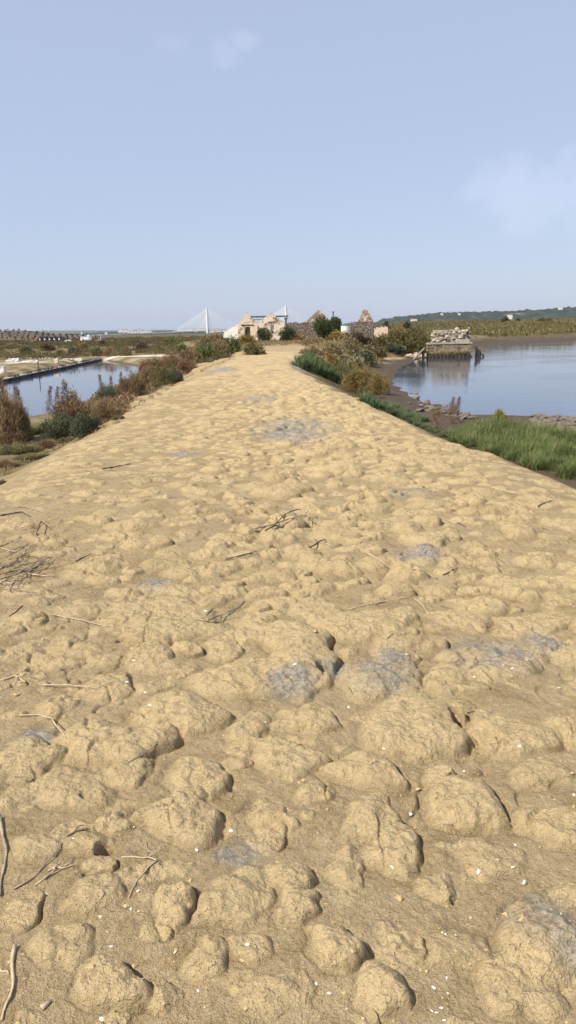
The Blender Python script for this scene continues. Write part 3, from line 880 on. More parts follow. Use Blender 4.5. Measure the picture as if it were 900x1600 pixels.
# right bank
shrub(681, 674, 36, 36, 'weed', 'dry red brown shrub left of the tall green grass on the right bank', 0, RG)
shrub(707, 662, 24, 36, 'weed', 'thin upright rusty weed behind the green grass at the stony shore', 1, RG)
shrub(780, 662, 30, 22, 'yellow', 'yellow flowering weed on top of the tall green grass', 0, RG)
shrub(556, 617, 62, 40, 'orange', 'orange tan bush at the right path edge above the green grass strip', 0, RG)
shrub(590, 616, 44, 32, 'orange', 'smaller ochre bush right of the orange tan bush at the mud shore', 1, RG)
shrub(534, 600, 40, 30, 'olive', 'olive brown shrub left of the orange tan bush', 2, RG)
shrub(548, 588, 60, 30, 'tan', 'pale straw shrub above the mud shore on the right bank', 0, RG)
shrub(516, 580, 50, 30, 'orange', 'ochre shrub growing out of the green patch on the right path edge', 2, RG)
shrub(488, 556, 42, 14, 'redbrown', 'low red brown shrub at the far right corner of the path', 1, RG)
shrub(520, 562, 50, 24, 'tan', 'straw shrub behind the green patch on the right path edge', 1, RG)
shrub(570, 572, 46, 24, 'greygreen', 'grey green shrub on the slope down to the mud shore', 1, RG)
shrub(582, 560, 50, 22, 'olive', 'broad grey olive shrub on the slope above the mud shore', 0, RG)
shrub(612, 556, 46, 21, 'greygreen', 'grey green bush at the head of the mud shore left of the plank ramp', 2, RG)
shrub(634, 550, 34, 22, 'olive', 'olive bush beside the leaning plank ramp', 0, RG)
shrub(545, 553, 46, 22, 'tan', 'tan shrub on the right bank between the path end and the dark shrubs', 2, RG)
shrub(560, 540, 60, 20, 'purple', 'wide purplish brown shrub in front of the stone wall', 0, RG)
shrub(592, 545, 50, 22, 'olive', 'olive shrub behind the slope shrubs, left of the quay', 1, RG)
shrub(620, 538, 46, 22, 'olive', 'olive green shrub on the land left of the broken quay', 1, RG)
shrub(530, 535, 44, 18, 'orange', 'ochre shrub in front of the white tank', 1, RG)
shrub(488, 540, 40, 12, 'tan', 'low straw shrub beside the bare mound at the path end', 0, RG)
shrub(460, 535, 50, 14, 'orange', 'ochre shrub band right of the two round bushes by the huts', 2, RG)
shrub(600, 528, 44, 16, 'tan', 'pale tan shrub before the low yellow wall', 1, RG)
shrub(657, 552, 26, 22, 'olive', 'olive bush between the plank ramp and the quay wall', 2, RG)
shrub(640, 541, 34, 22, 'tan', 'straw bush under the tamarisk above the plank ramp', 0, RG)
shrub(662, 541, 26, 18, 'orange', 'ochre bush touching the left end of the rubble wall', 1, RG)
# low mats on the left mud edge
for i, (px, py, w, h, lab) in enumerate([(28, 706, 90, 15, 'flat brown creeping mat below the tall rusty shrub'),
                                         (12, 728, 48, 11, 'small dark creeping mat on the mud under the larger brown mat'),
                                         (108, 690, 46, 9, 'thin brown creeping mat in front of the grey green bushes'),
                                         (4, 756, 22, 9, 'tiny creeping mat at the left border of the photo on bare mud'),
                                         (186, 655, 26, 8, 'little rusty mat on the mud by the path narrowing'),
                                         (70, 698, 60, 12, 'brown creeping mat between the rusty shrub and the grey green bushes'), (52, 716, 70, 9, 'thin creeping mat along the lower rim of the left mud edge'), (196, 642, 30, 9, 'rusty creeping mat under the short pale plumes')]):
    shrub(px, py, w, h, 'redbrown' if i % 2 else 'olive', lab, i, 'creeping mats on the left mud edge', True, 'ground plant', 'creeping_mat')


# plume stalks in front of the pond
def plume_plant(px, py, w, h, n, label):
    p = atg(px, py); dep = float(np.dot(p - EYE, fwd)); k = dep / F
    o = empty('plume_grass', p)
    for i in range(n):
        x = (i + 0.5) / n * w * k - w * k / 2 + random.uniform(-.03, .03); y = random.uniform(-0.2, 0.2); hh = h * k * random.uniform(0.72, 1.0)
        lean = random.uniform(-0.12, 0.16) * hh
        b = MB(); tt = np.linspace(0, 1, 6)
        cur = np.stack([x + lean * tt ** 1.6, y + 0 * tt, hh * tt], -1)
        b.tube(cur, np.linspace(0.006, 0.003, 6), 5); b.build('stalk', MAT['stem'], o, True)
        m = 520; u = rng.uniform(0.32, 1.0, m)
        c = np.stack([x + lean * u ** 1.6, y + 0 * u, hh * u], -1)
        rad = 0.055 * (1.15 - u) + 0.012
        P = c + rng.normal(0, 1, (m, 3)) * rad[:, None] * np.array([1, 1, 0.4])
        D = rng.normal(0, 0.4, (m, 3)) + np.array([0, 0, 0.9])
        V, Fq = leaves(P, D, rng.uniform(0.03, 0.075, m), rng.uniform(0.007, 0.014, m))
        link('plume', mesh_np('plume', V, Fq, MAT['plume'], False), o)
    tag(o, label, 'plume grass', 'dry plume grasses')


plume_plant(94, 668, 44, 82, 4, 'dry reddish plume stalks standing up against the pond water')
plume_plant(18, 676, 48, 92, 5, 'tall brown plume stalks rising from the rusty shrub at the left border')
plume_plant(175, 622, 44, 40, 3, 'short pale plume stalks over the near corner of the pond')
plume_plant(706, 655, 18, 36, 2, 'two thin dark seed stalks on the stony right shore')
plume_plant(402, 541, 16, 18, 2, 'small straw plumes at the path end below the hut')


# grass masses: nobody could count the blades
def grass_mass(name, label, spots, m, blades_per=150, w0=0.012):
    Vs, Fs, n0 = [], [], 0
    for (x, y, rad, L) in spots:
        n = blades_per
        a = rng.uniform(0, 6.283, n); q = rad * np.sqrt(rng.uniform(0, 1, n))
        bx, by = x + q * np.cos(a), y + q * np.sin(a)
        bz = np.array([gz(u, v) for u, v in zip(bx[::10], by[::10])]).repeat(10)[:n] - 0.02
        base = np.stack([bx, by, bz], -1)
        yaw = np.where(rng.uniform(0, 1, n) < 0.6, a + rng.normal(0, 0.7, n), rng.normal(0.2, 0.8, n))
        V, Fq = blades(n, base, yaw, L * rng.uniform(0.55, 1.1, n), rng.uniform(0.02, 0.45, n), rng.uniform(0.05, 0.75, n), w0 * rng.uniform(0.6, 1.3, n))
        Vs.append(V); Fs.append(Fq + n0); n0 += len(V)
    o = link(name, mesh_np(name, np.concatenate(Vs), np.concatenate(Fs), m, False))
    return tag(o, label, 'grass', kind='stuff')


def spots_px(lines, n, rad, L, jit=0.25):
    """clump centres along photo lines ((px,py),(px,py))"""
    o = []
    for (a, b) in lines:
        for i in range(n):
            t = (i + random.random()) / n
            p = atg(a[0] + (b[0] - a[0]) * t, a[1] + (b[1] - a[1]) * t)
            o.append((p[0] + random.uniform(-jit, jit), p[1] + random.uniform(-jit, jit), rad * random.uniform(0.7, 1.2), L * random.uniform(0.75, 1.15)))
    return o


sp = spots_px([((703, 688), (900, 750)), ((706, 682), (915, 742)), ((716, 676), (930, 732))], 20, 0.17, 0.44) + \
     spots_px([((735, 676), (935, 722)), ((775, 674), (940, 704)), ((735, 670), (900, 690))], 14, 0.22, 0.52)
grass_mass('grass', 'tall arching green grass along the right edge of the path', sp, MAT['green'], 210, 0.013)
sp = spots_px([((566, 628), (660, 664)), ((572, 625), (668, 660))], 19, 0.15, 0.30) + spots_px([((655, 664), (705, 684))], 12, 0.13, 0.2)
grass_mass('grass', 'blue green grass strip under the orange tan bush on the right bank', sp, MAT['bluegreen'], 170, 0.016)
sp = spots_px([((466, 572), (530, 600)), ((470, 566), (545, 596)), ((480, 562), (550, 590))], 12, 0.35, 0.7)
grass_mass('grass', 'green grass patch at the right path edge before the ruins', sp, MAT['bluegreen'], 130, 0.032)
sp = spots_px([((48, 680), (66, 676))], 5, 0.10, 0.35)
grass_mass('grass', 'bright green tuft of grass left of the grey green bushes', sp, MAT['green'], 120, 0.011)
sp = spots_px([((560, 600), (600, 606)), ((540, 575), (585, 590))], 10, 0.3, 0.5) + spots_px([((895, 740), (900, 742))], 3, .12, .35)
grass_mass('grass', 'pale dry grass on the slope above the brown mud shore', sp, MAT['reed'], 90, 0.02)


sp = spots_px([((660, 664), (905, 748)), ((560, 624), (660, 662)), ((470, 575), (530, 606))], 26, 0.07, 0.16, 0.12)
grass_mass('grass', 'sparse dry straw tufts creeping onto the right edge of the path', sp, MAT['reed'], 22, 0.008)
sp = spots_px([((0, 742), (175, 662)), ((180, 652), (290, 590)), ((290, 590), (370, 556))], 24, 0.08, 0.15, 0.15)
grass_mass('grass', 'sparse dry rusty tufts creeping onto the left edge of the path', sp, MAT['rust'], 24, 0.009)


# marsh scrub carpets
def scrub_carpet(name, label, pts, m, leaf, n_leaf, hgt, rad, upright=0.9):
    Ps, Ds, Ls, Ws = [], [], [], []
    for (x, y, s) in pts:
        n = n_leaf; z = gz(x, y)
        a = rng.uniform(0, 6.283, n); q = np.sqrt(rng.uniform(0, 1, n))
        hh = hgt * s * np.sqrt(np.clip(1 - 0.8 * q * q, 0, 1)) * rng.uniform(0.3, 1.0, n)
        Ps.append(np.stack([x + rad * s * q * np.cos(a), y + rad * s * q * np.sin(a), z - 0.05 + hh * 0.85], -1))
        Ds.append(rng.normal(0, 0.5, (n, 3)) + np.array([0, 0, upright]))
        k = max(1.0, math.hypot(x, y) / 90)
        Ls.append(leaf * k ** 0.7 * rng.uniform(0.6, 1.4, n)); Ws.append(leaf * k ** 0.7 * 0.42 * rng.uniform(0.6, 1.4, n))
    V, Fq = leaves(np.concatenate(Ps), np.concatenate(Ds), np.concatenate(Ls), np.concatenate(Ws))
    return tag(link(name, mesh_np(name, V, Fq, m, False)), label, 'vegetation', kind='stuff')


def water_clear(x, y, g=0.6):
    return gs(DP, x, y) > g and gs(DR, x, y) > g


pts = []
for k in range(5200):
    y = 50 + 420 * random.random() ** 1.7; x = y * random.uniform(-0.62, -0.02)
    if not water_clear(x, y, 1.0): continue
    if gs(DL, x, y) < 1: continue
    if float(fbm(np.array(x * 0.06), np.array(y * 0.035), 3, 51)) < -0.10 + random.uniform(-.15, .15): continue
    pts.append((x, y, random.uniform(0.5, 1.2) * (1 + y / 400)))
scrub_carpet('scrub', 'brown and olive marsh scrub spreading beyond the left pond', pts, MAT['marsh'], 0.16, 60, 0.75, 0.8)
pts = []
for k in range(900):
    y = 62 + 75 * random.random(); x = y * random.uniform(-0.12, 0.22)
    if not water_clear(x, y, 2.5): continue
    d = gs(DL, x, y)
    if y < 84 and -2.6 < x < 2.4: continue
    pts.append((x, y, random.uniform(0.5, 1.0)))
scrub_carpet('scrub', 'straw and rust coloured scrub around the ruined huts', pts, MAT['tan'], 0.16, 60, 0.65, 0.8)
pts = []
for (a, b, n, off) in [(2, 9, 150, 0), ]:
    for k in range(n):
        # slope band between the path edge and the right mud shore
        py_ = random.uniform(548, 606); t = (py_ - 548) / 58
        px_ = random.uniform(505 + 55 * t, 600 + 5 * t)
        p = atg(px_, py_)
        if not water_clear(p[0], p[1], 2.2): continue
        pts.append((p[0], p[1], random.uniform(0.4, 0.9)))
scrub_carpet('scrub', 'dull olive scrub on the slope between the path and the mud shore', pts, MAT['olive'], 0.10, 90, 0.6, 0.55)
pts = []
for k in range(430):
    py_ = random.uniform(556, 655); t = (py_ - 556) / 94
    px_ = random.uniform(330 - 170 * t ** 0.8 - 40, 348 - 165 * t ** 0.75)
    p = atg(px_, py_)
    if not water_clear(p[0], p[1], 0.05): continue
    if gs(DL, p[0], p[1]) < 0.15: continue
    pts.append((p[0], p[1], random.uniform(0.4, 0.9)))
scrub_carpet('scrub', 'red brown low scrub filling the slope between the pond and the path', pts, MAT['rust'], 0.075, 130, 0.5, 0.5)
# reed bed on the far shore of the river
pts = []
for k in range(6500):
    x = random.uniform(22, 330); y = 118 + 480 * random.random() ** 1.9
    if abs(x) > y * 0.62: continue
    d = gs(DR, x, y)
    if d < 6.5 + random.uniform(-1, 1): continue
    if x < 36 and y < 125: continue
    pts.append((x, y, random.uniform(0.75, 1.15) * (1 + y / 700)))
scrub_carpet('reed_bed', 'yellow green reed bed beyond the river', pts, MAT['reed'], 0.42, 46, 1.25, 1.5, 1.6)
pts = []
for k in range(420):
    x = random.uniform(30, 250); y = 135 + 330 * random.random()
    if abs(x) > y * 0.6 or gs(DR, x, y) < 12: continue
    if vnoise(np.array(x * 0.03), np.array(y * 0.02), 5) < 0.05: continue
    pts.append((x, y, random.uniform(0.8, 1.4) * (1 + y / 500)))
scrub_carpet('scrub', 'russet brown scrub patches scattered through the reed bed', pts, MAT['marsh'], 0.35, 50, 1.35, 1.6, 0.8)

# countable bushes out on the left marsh
SM = [(42, 554, 24, 14, 'dark', 'dark round bush behind the low broken walls left of the pond'), (115, 556, 26, 15, 'greygreen', 'green bush behind the end of the pond wall'),
      (95, 556, 18, 10, 'olive', 'small olive bush left of the green bush behind the pond wall'), (152, 556, 18, 14, 'dark', 'dark bush standing at the corner of the pond wall'),
      (172, 557, 24, 14, 'rust', 'rust bush on the far shore of the pond'), (196, 556, 22, 13, 'redbrown', 'dark red bush at the right end of the far pond shore'),
      (222, 551, 24, 14, 'purple', 'purplish bush above the pale salt strip'), (250, 552, 24, 13, 'olive', 'olive bush right of the purplish bush above the salt strip'),
      (287, 552, 26, 14, 'green', 'light green bush at the right end of the salt strip'), (162, 541, 20, 9, 'purple', 'dark brown bush in the middle of the marsh below the white shed'),
      (215, 540, 30, 8, 'dark', 'wide low dark bush in the marsh under the bridge side'), (75, 548, 24, 12, 'purple', 'purple brown bush left of the pond wall end'),
      (20, 545, 26, 9, 'tan', 'straw bush on the marsh at the left border'), (130, 545, 22, 9, 'orange', 'ochre bush in the marsh behind the green bush'),
      (268, 540, 30, 10, 'green', 'pale green bush far out on the marsh under the cable bridge')]
for i, (px, py, w, h, kd, lab) in enumerate(SM):
    shrub(px, py, w, h, kd, lab, i, 'bushes on the left marsh', False, 'bush', 'bush')


# ------------------------------------------------------------------ trees and round bushes by the ruins
def tree(px, py, w, h, m, label, n=4200, leaf=0.22, D=None, name='tree', cat='tree', group=None, low=0.10, lob=22):
    p = atg(px, py) if D is None else at_y(px, py, D)
    if D is not None: p = np.array([p[0], p[1], gz(p[0], p[1])])
    k = float(np.dot(p - EYE, fwd)) / F; W_, H_ = w * k, h * k
    if D is not None: H_ = max(H_ * 0.6, at_y(px, py - h, D)[2] - p[2]) * 1.04
    o = empty(name, p)
    g = rng
    az = g.uniform(0, 6.283, lob); rr = 0.36 * W_ * np.sqrt(g.uniform(0, 1, lob)); rr[0] = 0
    zc = H_ * (low + 0.16 + (0.60 - low) * g.uniform(0, 1, lob)) * (1 - 0.22 * (rr / (0.36 * W_)) ** 2)
    C = np.stack([rr * np.cos(az), rr * np.sin(az), zc], -1); rad = g.uniform(0.10, 0.19, lob) * (W_ + H_) * 0.5
    b = MB(); b.tube([[0, 0, -0.15], [0.03 * W_, 0, H_ * 0.2], [0, 0.02 * W_, H_ * 0.45]], [0.045 * H_, 0.036 * H_, 0.024 * H_], 8)
    for i in range(1, lob, 2):
        b.tube([[0.02 * W_, 0, H_ * 0.18], C[i] * 0.5 + [0, 0, 0.06 * H_], C[i]], [0.022 * H_, 0.014 * H_, 0.006 * H_], 5)
    b.build('trunk', MAT['bark'], o, True)
    li = g.integers(0, lob, n); d = g.normal(size=(n, 3)); d /= np.linalg.norm(d, axis=1)[:, None]
    P = C[li] + d * (rad[li] * g.uniform(0.3, 1.08, n) ** 0.5)[:, None]
    P[:, 2] = np.clip(P[:, 2], 0.02 * H_, None)
    V, Fq = leaves(P, d * 0.7 + g.normal(0, 0.5, (n, 3)) + [0, 0, 0.35], leaf * g.uniform(0.6, 1.4, n), leaf * 0.5 * g.uniform(0.6, 1.4, n))
    link('crown', mesh_np('crown', V, Fq, m, False), o)
    tag(o, label, cat, group)
    return o


tree(511, 524, 52, 37, MAT['pine'], 'largest dark green tree in front of the stone wall between the two ruins', 6500, 0.22, 104)
tree(416, 530, 30, 23, MAT['pine'], 'round dark green bush in front of the second gable', 3600, 0.17, 105, 'round_bush', 'bush', low=0.0)
tree(447, 529, 32, 21, MAT['pine'], 'round green bush right of the second gable at the end of the stone wall', 3600, 0.17, 104, 'round_bush', 'bush', low=0.0)
tree(362, 519, 14, 9, MAT['dark'], 'small dark tree top behind the white broken wall', 1200, 0.2, 124)
tree(650, 533, 50, 33, MAT['olive'], 'olive yellow tamarisk tree leaning on the rubble wall of the quay', 5200, 0.15, 88, low=0.02)
tree(627, 530, 30, 22, MAT['orange'], 'ochre bush left of the olive tamarisk', 2600, 0.15, 92, 'round_bush', 'bush', low=0.0)
for (px, py, w, h, D_, lab) in [(790, 503, 18, 8, 420, 'dark tree left of the white farmhouses beyond the reed bed'), (809, 504, 8, 7, 430, 'small dark tree between the two white farmhouses'),
                                (850, 504, 24, 9, 420, 'wide dark tree at the foot of the right hill'), (604, 507, 10, 7, 300, 'little dark tree right of the ruined chimney'),
                                (763, 507, 10, 4, 430, 'low dark tree on the far marsh right of the quay'), (636, 505, 14, 7, 260, 'dark bushy tree behind the tamarisk')]:
    p = at_y(px, py, D_); tree(px, py, w, h, MAT['dark'], lab, 900, 0.0018 * D_ * 1.2, D_, group='dark trees beyond the marsh', low=0.02, lob=12)


# ------------------------------------------------------------------ ruined walls
def ragged_wall(width, hfn, thick, cell=0.14, holes=(), jit=0.016, seed=0):
    """upright broken wall in the local XZ plane: cells below the ragged height hfn(u) are solid, holes are (x0,x1,z0,z1)"""
    g = np.random.default_rng(seed)
    nx = max(2, int(round(width / cell))); us = np.linspace(-width / 2, width / 2, nx + 1)
    hmax = max(hfn(u) for u in us); nz = max(2, int(math.ceil(hmax / cell)))
    zs = np.linspace(0, nz * cell, nz + 1)
    solid = np.zeros((nx, nz), bool)
    for i in range(nx):
        uc = (us[i] + us[i + 1]) / 2; h = hfn(uc) + g.normal(0, cell * 0.35)
        for j in range(nz):
            zc = (zs[j] + zs[j + 1]) / 2
            solid[i, j] = zc < h and not any(a < uc < b and c < zc < d for a, b, c, d in holes)
    J = g.normal(0, jit, (nx + 1, nz + 1, 2)); JY = g.normal(0, jit * 0.8, (2, nx + 1, nz + 1))
    J[:, 0, 1] = -0.25
    idx = {}; V = []; Fs = []
    def vid(i, j, s):
        key = (i, j, s)
        if key not in idx:
            idx[key] = len(V)
            V.append((us[i] + J[i, j, 0], (thick / 2 if s else -thick / 2) + JY[s, i, j], zs[j] + J[i, j, 1]))
        return idx[key]
    for i in range(nx):
        for j in range(nz):
            if not solid[i, j]: continue
            c = [(i, j), (i + 1, j), (i + 1, j + 1), (i, j + 1)]
            Fs.append([vid(*q, 0) for q in c]); Fs.append([vid(*q, 1) for q in c[::-1]])
            for (di, dj, e) in ((0, -1, (0, 1)), (1, 0, (1, 2)), (0, 1, (2, 3)), (-1, 0, (3, 0))):
                a, b = i + di, j + dj
                if 0 <= a < nx and 0 <= b < nz and solid[a, b]: continue
                p, q = c[e[0]], c[e[1]]
                Fs.append([vid(*p, 0), vid(*p, 1), vid(*q, 1), vid(*q, 0)])
    return np.array(V), np.array(Fs)


def wall_part(name, parent, loc, rz, m, *a, **k):
    V, Fq = ragged_wall(*a, **k)
    o = link(name, mesh_np(name, V, Fq, m, False), parent, loc); o.rotation_euler = (0, 0, rz); return o


def gable(w, eave, peak, px=0.0):
    return lambda u: eave + (peak - eave) * max(0.0, 1 - abs(u - px) / (w / 2 + (px if u > px else -px) * -1))


def span(x0, x1, D):
    a, b = at_y(x0, 515, D), at_y(x1, 515, D); return (a[0] + b[0]) / 2, b[0] - a[0]


def zpx(px, py, D): return at_y(px, py, D)[2]


# hut one
D1 = 112.0
cx, w = span(371.5, 402.5, D1); g0 = gz(cx, D1); top = zpx(386, 488.5, D1) - g0; ev = zpx(386, 507, D1) - g0
hut = empty('ruined_hut', (cx, D1, g0))
dx0, dx1 = [at_y(v, 515, D1)[0] - cx for v in (382, 395)]; dh = zpx(388, 508.5, D1) - g0
wall_part('front_wall', hut, (0, 0, 0), 0, MAT['plaster'], w, gable(w, ev, top, -0.05), 0.45, holes=[(dx0, dx1, -1, dh)], seed=3)
wall_part('back_wall', hut, (0, 5.2, 0), 0, MAT['plaster'], w * 0.98, gable(w, ev * 0.9, top * 0.78, 0.2), 0.45, seed=4)
for s in (-1, 1):
    wall_part('side_wall', hut, (s * (w / 2 - 0.24), 2.6, 0), math.pi / 2, MAT['plaster_pale'], 4.6, lambda u: ev * 0.93 + 0.15 * math.sin(u * 3), 0.42, seed=6 + s)
b = MB(); b.box(((dx0 + dx1) / 2 - 0.1, -0.02, dh + 0.02), (dx1 - dx0 + 0.5, 0.56, 0.2)); b.build('lintel', MAT['wood_dark'], hut)
dr_ = MB()
for i in range(5): dr_.box((dx0 + 0.18 + i * 0.145, 0.12, dh * 0.47), (0.135, 0.05, dh * 0.94 - i % 2 * 0.1))
dr_.box((dx0 + 0.47, 0.165, dh * 0.75), (0.7, 0.03, 0.12)); dr_.box((dx0 + 0.47, 0.165, dh * 0.2), (0.7, 0.03, 0.12))
door = dr_.build('door', MAT['wood_dark'], hut)
tag(hut, 'roofless plastered hut with a pointed gable and a dark doorway', 'hut', 'ruined huts')
# hut two
D2 = 116.0
cx, w = span(401, 446, D2); g0 = gz(cx, D2); top = zpx(424, 489, D2) - g0; ev = zpx(424, 508, D2) - g0; evr = zpx(445, 507, D2) - g0
hut2 = empty('ruined_hut', (cx, D2, g0))
wx0, wx1 = [at_y(v, 515, D2)[0] - cx for v in (422.5, 428)]
def h2(u):
    t = u / (w / 2)
    return (top - 0.05 * math.sin(u * 7)) - (top - ev) * abs(t + 0.02) ** 1.15 if abs(t) > 0.16 else top + 0.08 * math.sin(u * 9)
wall_part('front_wall', hut2, (0, 0, 0), 0, MAT['plaster_pale'], w, h2, 0.45, holes=[(wx0, wx1, zpx(424, 515, D2) - g0, zpx(424, 505, D2) - g0)], seed=13)
wall_part('back_wall', hut2, (0, 6.0, 0), 0, MAT['plaster_pale'], w, lambda u: zpx(424, 502, D2 + 6) - g0 + 0.1 * math.sin(u * 2), 0.45, seed=14)
for s in (-1, 1):
    wall_part('side_wall', hut2, (s * (w / 2 - 0.24), 3.0, 0), math.pi / 2, MAT['plaster_pale'], 5.4, lambda u: ev * 0.9 + 0.2 * math.sin(u * 2.4), 0.42, seed=16 + s)
b = MB(); b.box(((wx0 + wx1) / 2, -0.02, zpx(424, 504.5, D2) - g0), (wx1 - wx0 + 0.3, 0.52, 0.14)); b.build('lintel', MAT['wood_dark'], hut2)
tag(hut2, 'roofless hut with a wide crumbling gable and small square window', 'hut', 'ruined huts')
# steel frame behind
D3 = 121.0
a_, b_ = at_y(391, 492.5, D3), at_y(450, 494, D3); fr = empty('steel_frame', (b_[0], D3, gz(b_[0], D3)))
gzf = fr.location.z
L_ = b_[0] - a_[0]; hz = b_[2] - gzf
m_ = MB(); m_.box((-L_ / 2, 0, hz), (L_, 0.22, 0.26)); m_.build('beam', MAT['steel'], fr)
m_ = MB(); m_.box((-0.35, 0, hz / 2 - 0.2), (0.3, 0.3, hz)); m_.box((-0.35, 0, hz - 0.35), (0.5, 0.26, 0.3)); m_.build('post', MAT['steel'], fr)
m_ = MB(); m_.box((-L_ * 0.97, 0, hz / 2 - 0.2), (0.3, 0.3, hz)); m_.build('post', MAT['steel'], fr)
m_ = MB(); m_.box((-L_ * 0.74, 0, hz - 0.42), (L_ * 0.48, 0.12, 0.1)); m_.build('rail', MAT['steel'], fr)
tag(fr, 'dark blue steel beam on posts rising behind the two huts', 'steel frame')


def lone_wall(name, x0, x1, D, tops, m, label, thick=0.5, rz=0.0, seed=0, cell=0.14, cat='wall', base=None):
    """tops: list of (px, py) giving the broken skyline"""
    cx, w = span(x0, x1, D); g0 = gz(cx, D) if base is None else base
    us = [at_y(p, q, D)[0] - cx for p, q in tops]; hs = [zpx(p, q, D) - g0 for p, q in tops]
    V, Fq = ragged_wall(w, lambda u: float(np.interp(u, us, hs)), thick, cell, seed=seed)
    o = link(name, mesh_np(name, V, Fq, m, False), None, (cx, D, g0)); o.rotation_euler = (0, 0, rz)
    return tag(o, label, cat)


lone_wall('broken_wall', 349, 372, 116, [(349, 520), (353, 517), (362, 512), (371, 508)], MAT['white_plaster'], 'white sloping remnant of wall left of the first hut', seed=21)
lone_wall('stone_wall', 445, 500, 124, [(445, 504), (470, 504.5), (500, 503)], MAT['stonewall'], 'long dark field stone wall right of the second gable', 0.6, seed=22)
lone_wall('stone_wall', 543, 583, 122, [(543, 504.5), (560, 502.5), (583, 503)], MAT['stonewall'], 'dark field stone wall below the ruined chimney', 0.6, seed=23)
lone_wall('ruined_gable', 474, 513, 130, [(474, 504), (482, 499), (488, 493), (494, 488), (497, 484.5), (501, 486), (505, 491), (513, 497)], MAT['chimney'], 'broken pink gable peeping over the stone wall behind the dark tree', 0.5, seed=24)
lone_wall('ruined_chimney', 559.5, 582, 127, [(559.5, 500), (562, 498), (564.5, 492), (567, 485.5), (571, 484), (574, 486), (577, 491), (580, 497), (582, 501)], MAT['chimney'], 'ragged pointed stump of stone chimney at the right end of the ruins', 1.4, seed=25, cat='chimney')
lone_wall('low_wall', 585, 606, 118, [(585, 513), (595, 511.5), (606, 511)], MAT['plaster'], 'low yellowish wall right of the ruined chimney', 0.4, seed=26)
# thin pole by the tree
p = at_y(520.5, 515, 123); zt = zpx(520.5, 487.5, 123); m_ = MB(); g0 = gz(p[0], 123)
m_.tube([[0, 0, -0.2], [0, 0, (zt - g0) * 0.6], [0.02, 0, zt - g0]], [0.10, 0.09, 0.08], 8); m_.box((0.02, 0, zt - g0), (0.28, 0.2, 0.16))
tag(m_.build('pole', MAT['wood_dark'], None, False, (p[0], 123, g0)), 'thin dark pole sticking up behind the dark green tree', 'pole')
# white tank
p = at_y(540, 515, 112); g0 = gz(p[0], 112); rad = 6.8 * 112 / F; ht = zpx(540, 505, 112) - g0
tk = empty('water_tank', (p[0], 112, g0))
m_ = MB(); m_.tube([[0, 0, -0.1], [0, 0, ht * 0.86]], [rad, rad], 28, False); m_.build('tank_wall', MAT['white'], tk, True)
m_ = MB(); m_.tube([[0, 0, ht * 0.86], [0, 0, ht * 0.9], [0, 0, ht]], [rad * 1.04, rad * 0.95, rad * 0.2], 28); m_.build('lid', MAT['steel'], tk, False)
tag(tk, 'round white tank right of the dark green tree', 'tank')

# ------------------------------------------------------------------ quay
ICO_V = None


def stone_set(mb, centers, sizes, seed=0, rough=0.22):
    """angular stones: jittered low spheres"""
    global ICO_V, ICO_F
    if ICO_V is None:
        import bmesh
        bm = bmesh.new(); bmesh.ops.create_icosphere(bm, subdivisions=2, radius=1.0)
        ICO_V = np.array([v.co[:] for v in bm.verts]); ICO_F = np.array([[v.index for v in f.verts] for f in bm.faces]); bm.free()
    g = np.random.default_rng(seed)
    for c, s in zip(centers, sizes):
        P = ICO_V.copy()
        for q in range(5):                                  # chip with random planes
            nrm = g.normal(size=3); nrm /= np.linalg.norm(nrm); d = g.uniform(0.5, 0.85)
            dd = P @ nrm; P = P - np.outer(np.clip(dd - d, 0, None), nrm)
        P = P * (1 + g.normal(0, rough * 0.2, (len(P), 1)))
        a = g.uniform(0, 6.28); ca, sa = math.cos(a), math.sin(a)
        P = P * np.array(s); P = P @ np.array([[ca, sa, 0], [-sa, ca, 0], [0, 0, 1]])
        mb.add(P + np.array(c), ICO_F)


DQ = 84.0
qa, qb = at_y(667, 540, DQ), at_y(735, 540, DQ)
zq = zpx(700, 536, DQ)
quay = empty('quay_wall', ((qa[0] + qb[0]) / 2, DQ, Z_RIV - 0.15))
wq = qb[0] - qa[0]; hq = zq - (Z_RIV - 0.15)
wall_part('face_wall', quay, (0, 0, 0), 0, MAT['quay'], wq, lambda u: hq - 0.12 + 0.05 * math.sin(u * 3), 0.7, cell=0.16, seed=31)
wall_part('return_wall', quay, (wq / 2 - 0.3, 4.6, 0), math.pi / 2, MAT['quay'], 8.6, lambda u: hq - 0.15 + 0.05 * math.sin(u * 2), 0.6, cell=0.16, seed=32)
m_ = MB(); m_.box((0.05, 0.06, hq - 0.02), (wq + 0.1, 0.95, 0.18)); m_.box((wq * 0.32, 0.1, hq + 0.22), (wq * 0.28, 0.8, 0.34)); m_.build('coping', noisy('pale_coping', (0.33, 0.29, 0.23), (0.44, 0.39, 0.32), 2, bump=0.03), quay)
for i in range(12):
    m_ = MB(); xx = -wq / 2 + 0.2 + (wq - 0.2) * i / 11; hh = 0.28 + 0.22 * random.random()
    m_.tube([[xx, -0.55, -0.3], [xx + 0.02, -0.52, hh * 0.6], [xx + random.uniform(-.05, .05), -0.5, hh]], [0.12, 0.12, 0.10], 7); m_.build('piling', MAT['wood_dark'], quay)
m_ = MB(); m_.box((0, -0.46, 0.22), (wq, 0.08, 0.10)); m_.build('waling', MAT['wood_dark'], quay)
tag(quay, 'broken stone quay with timber pilings standing in the river', 'quay')
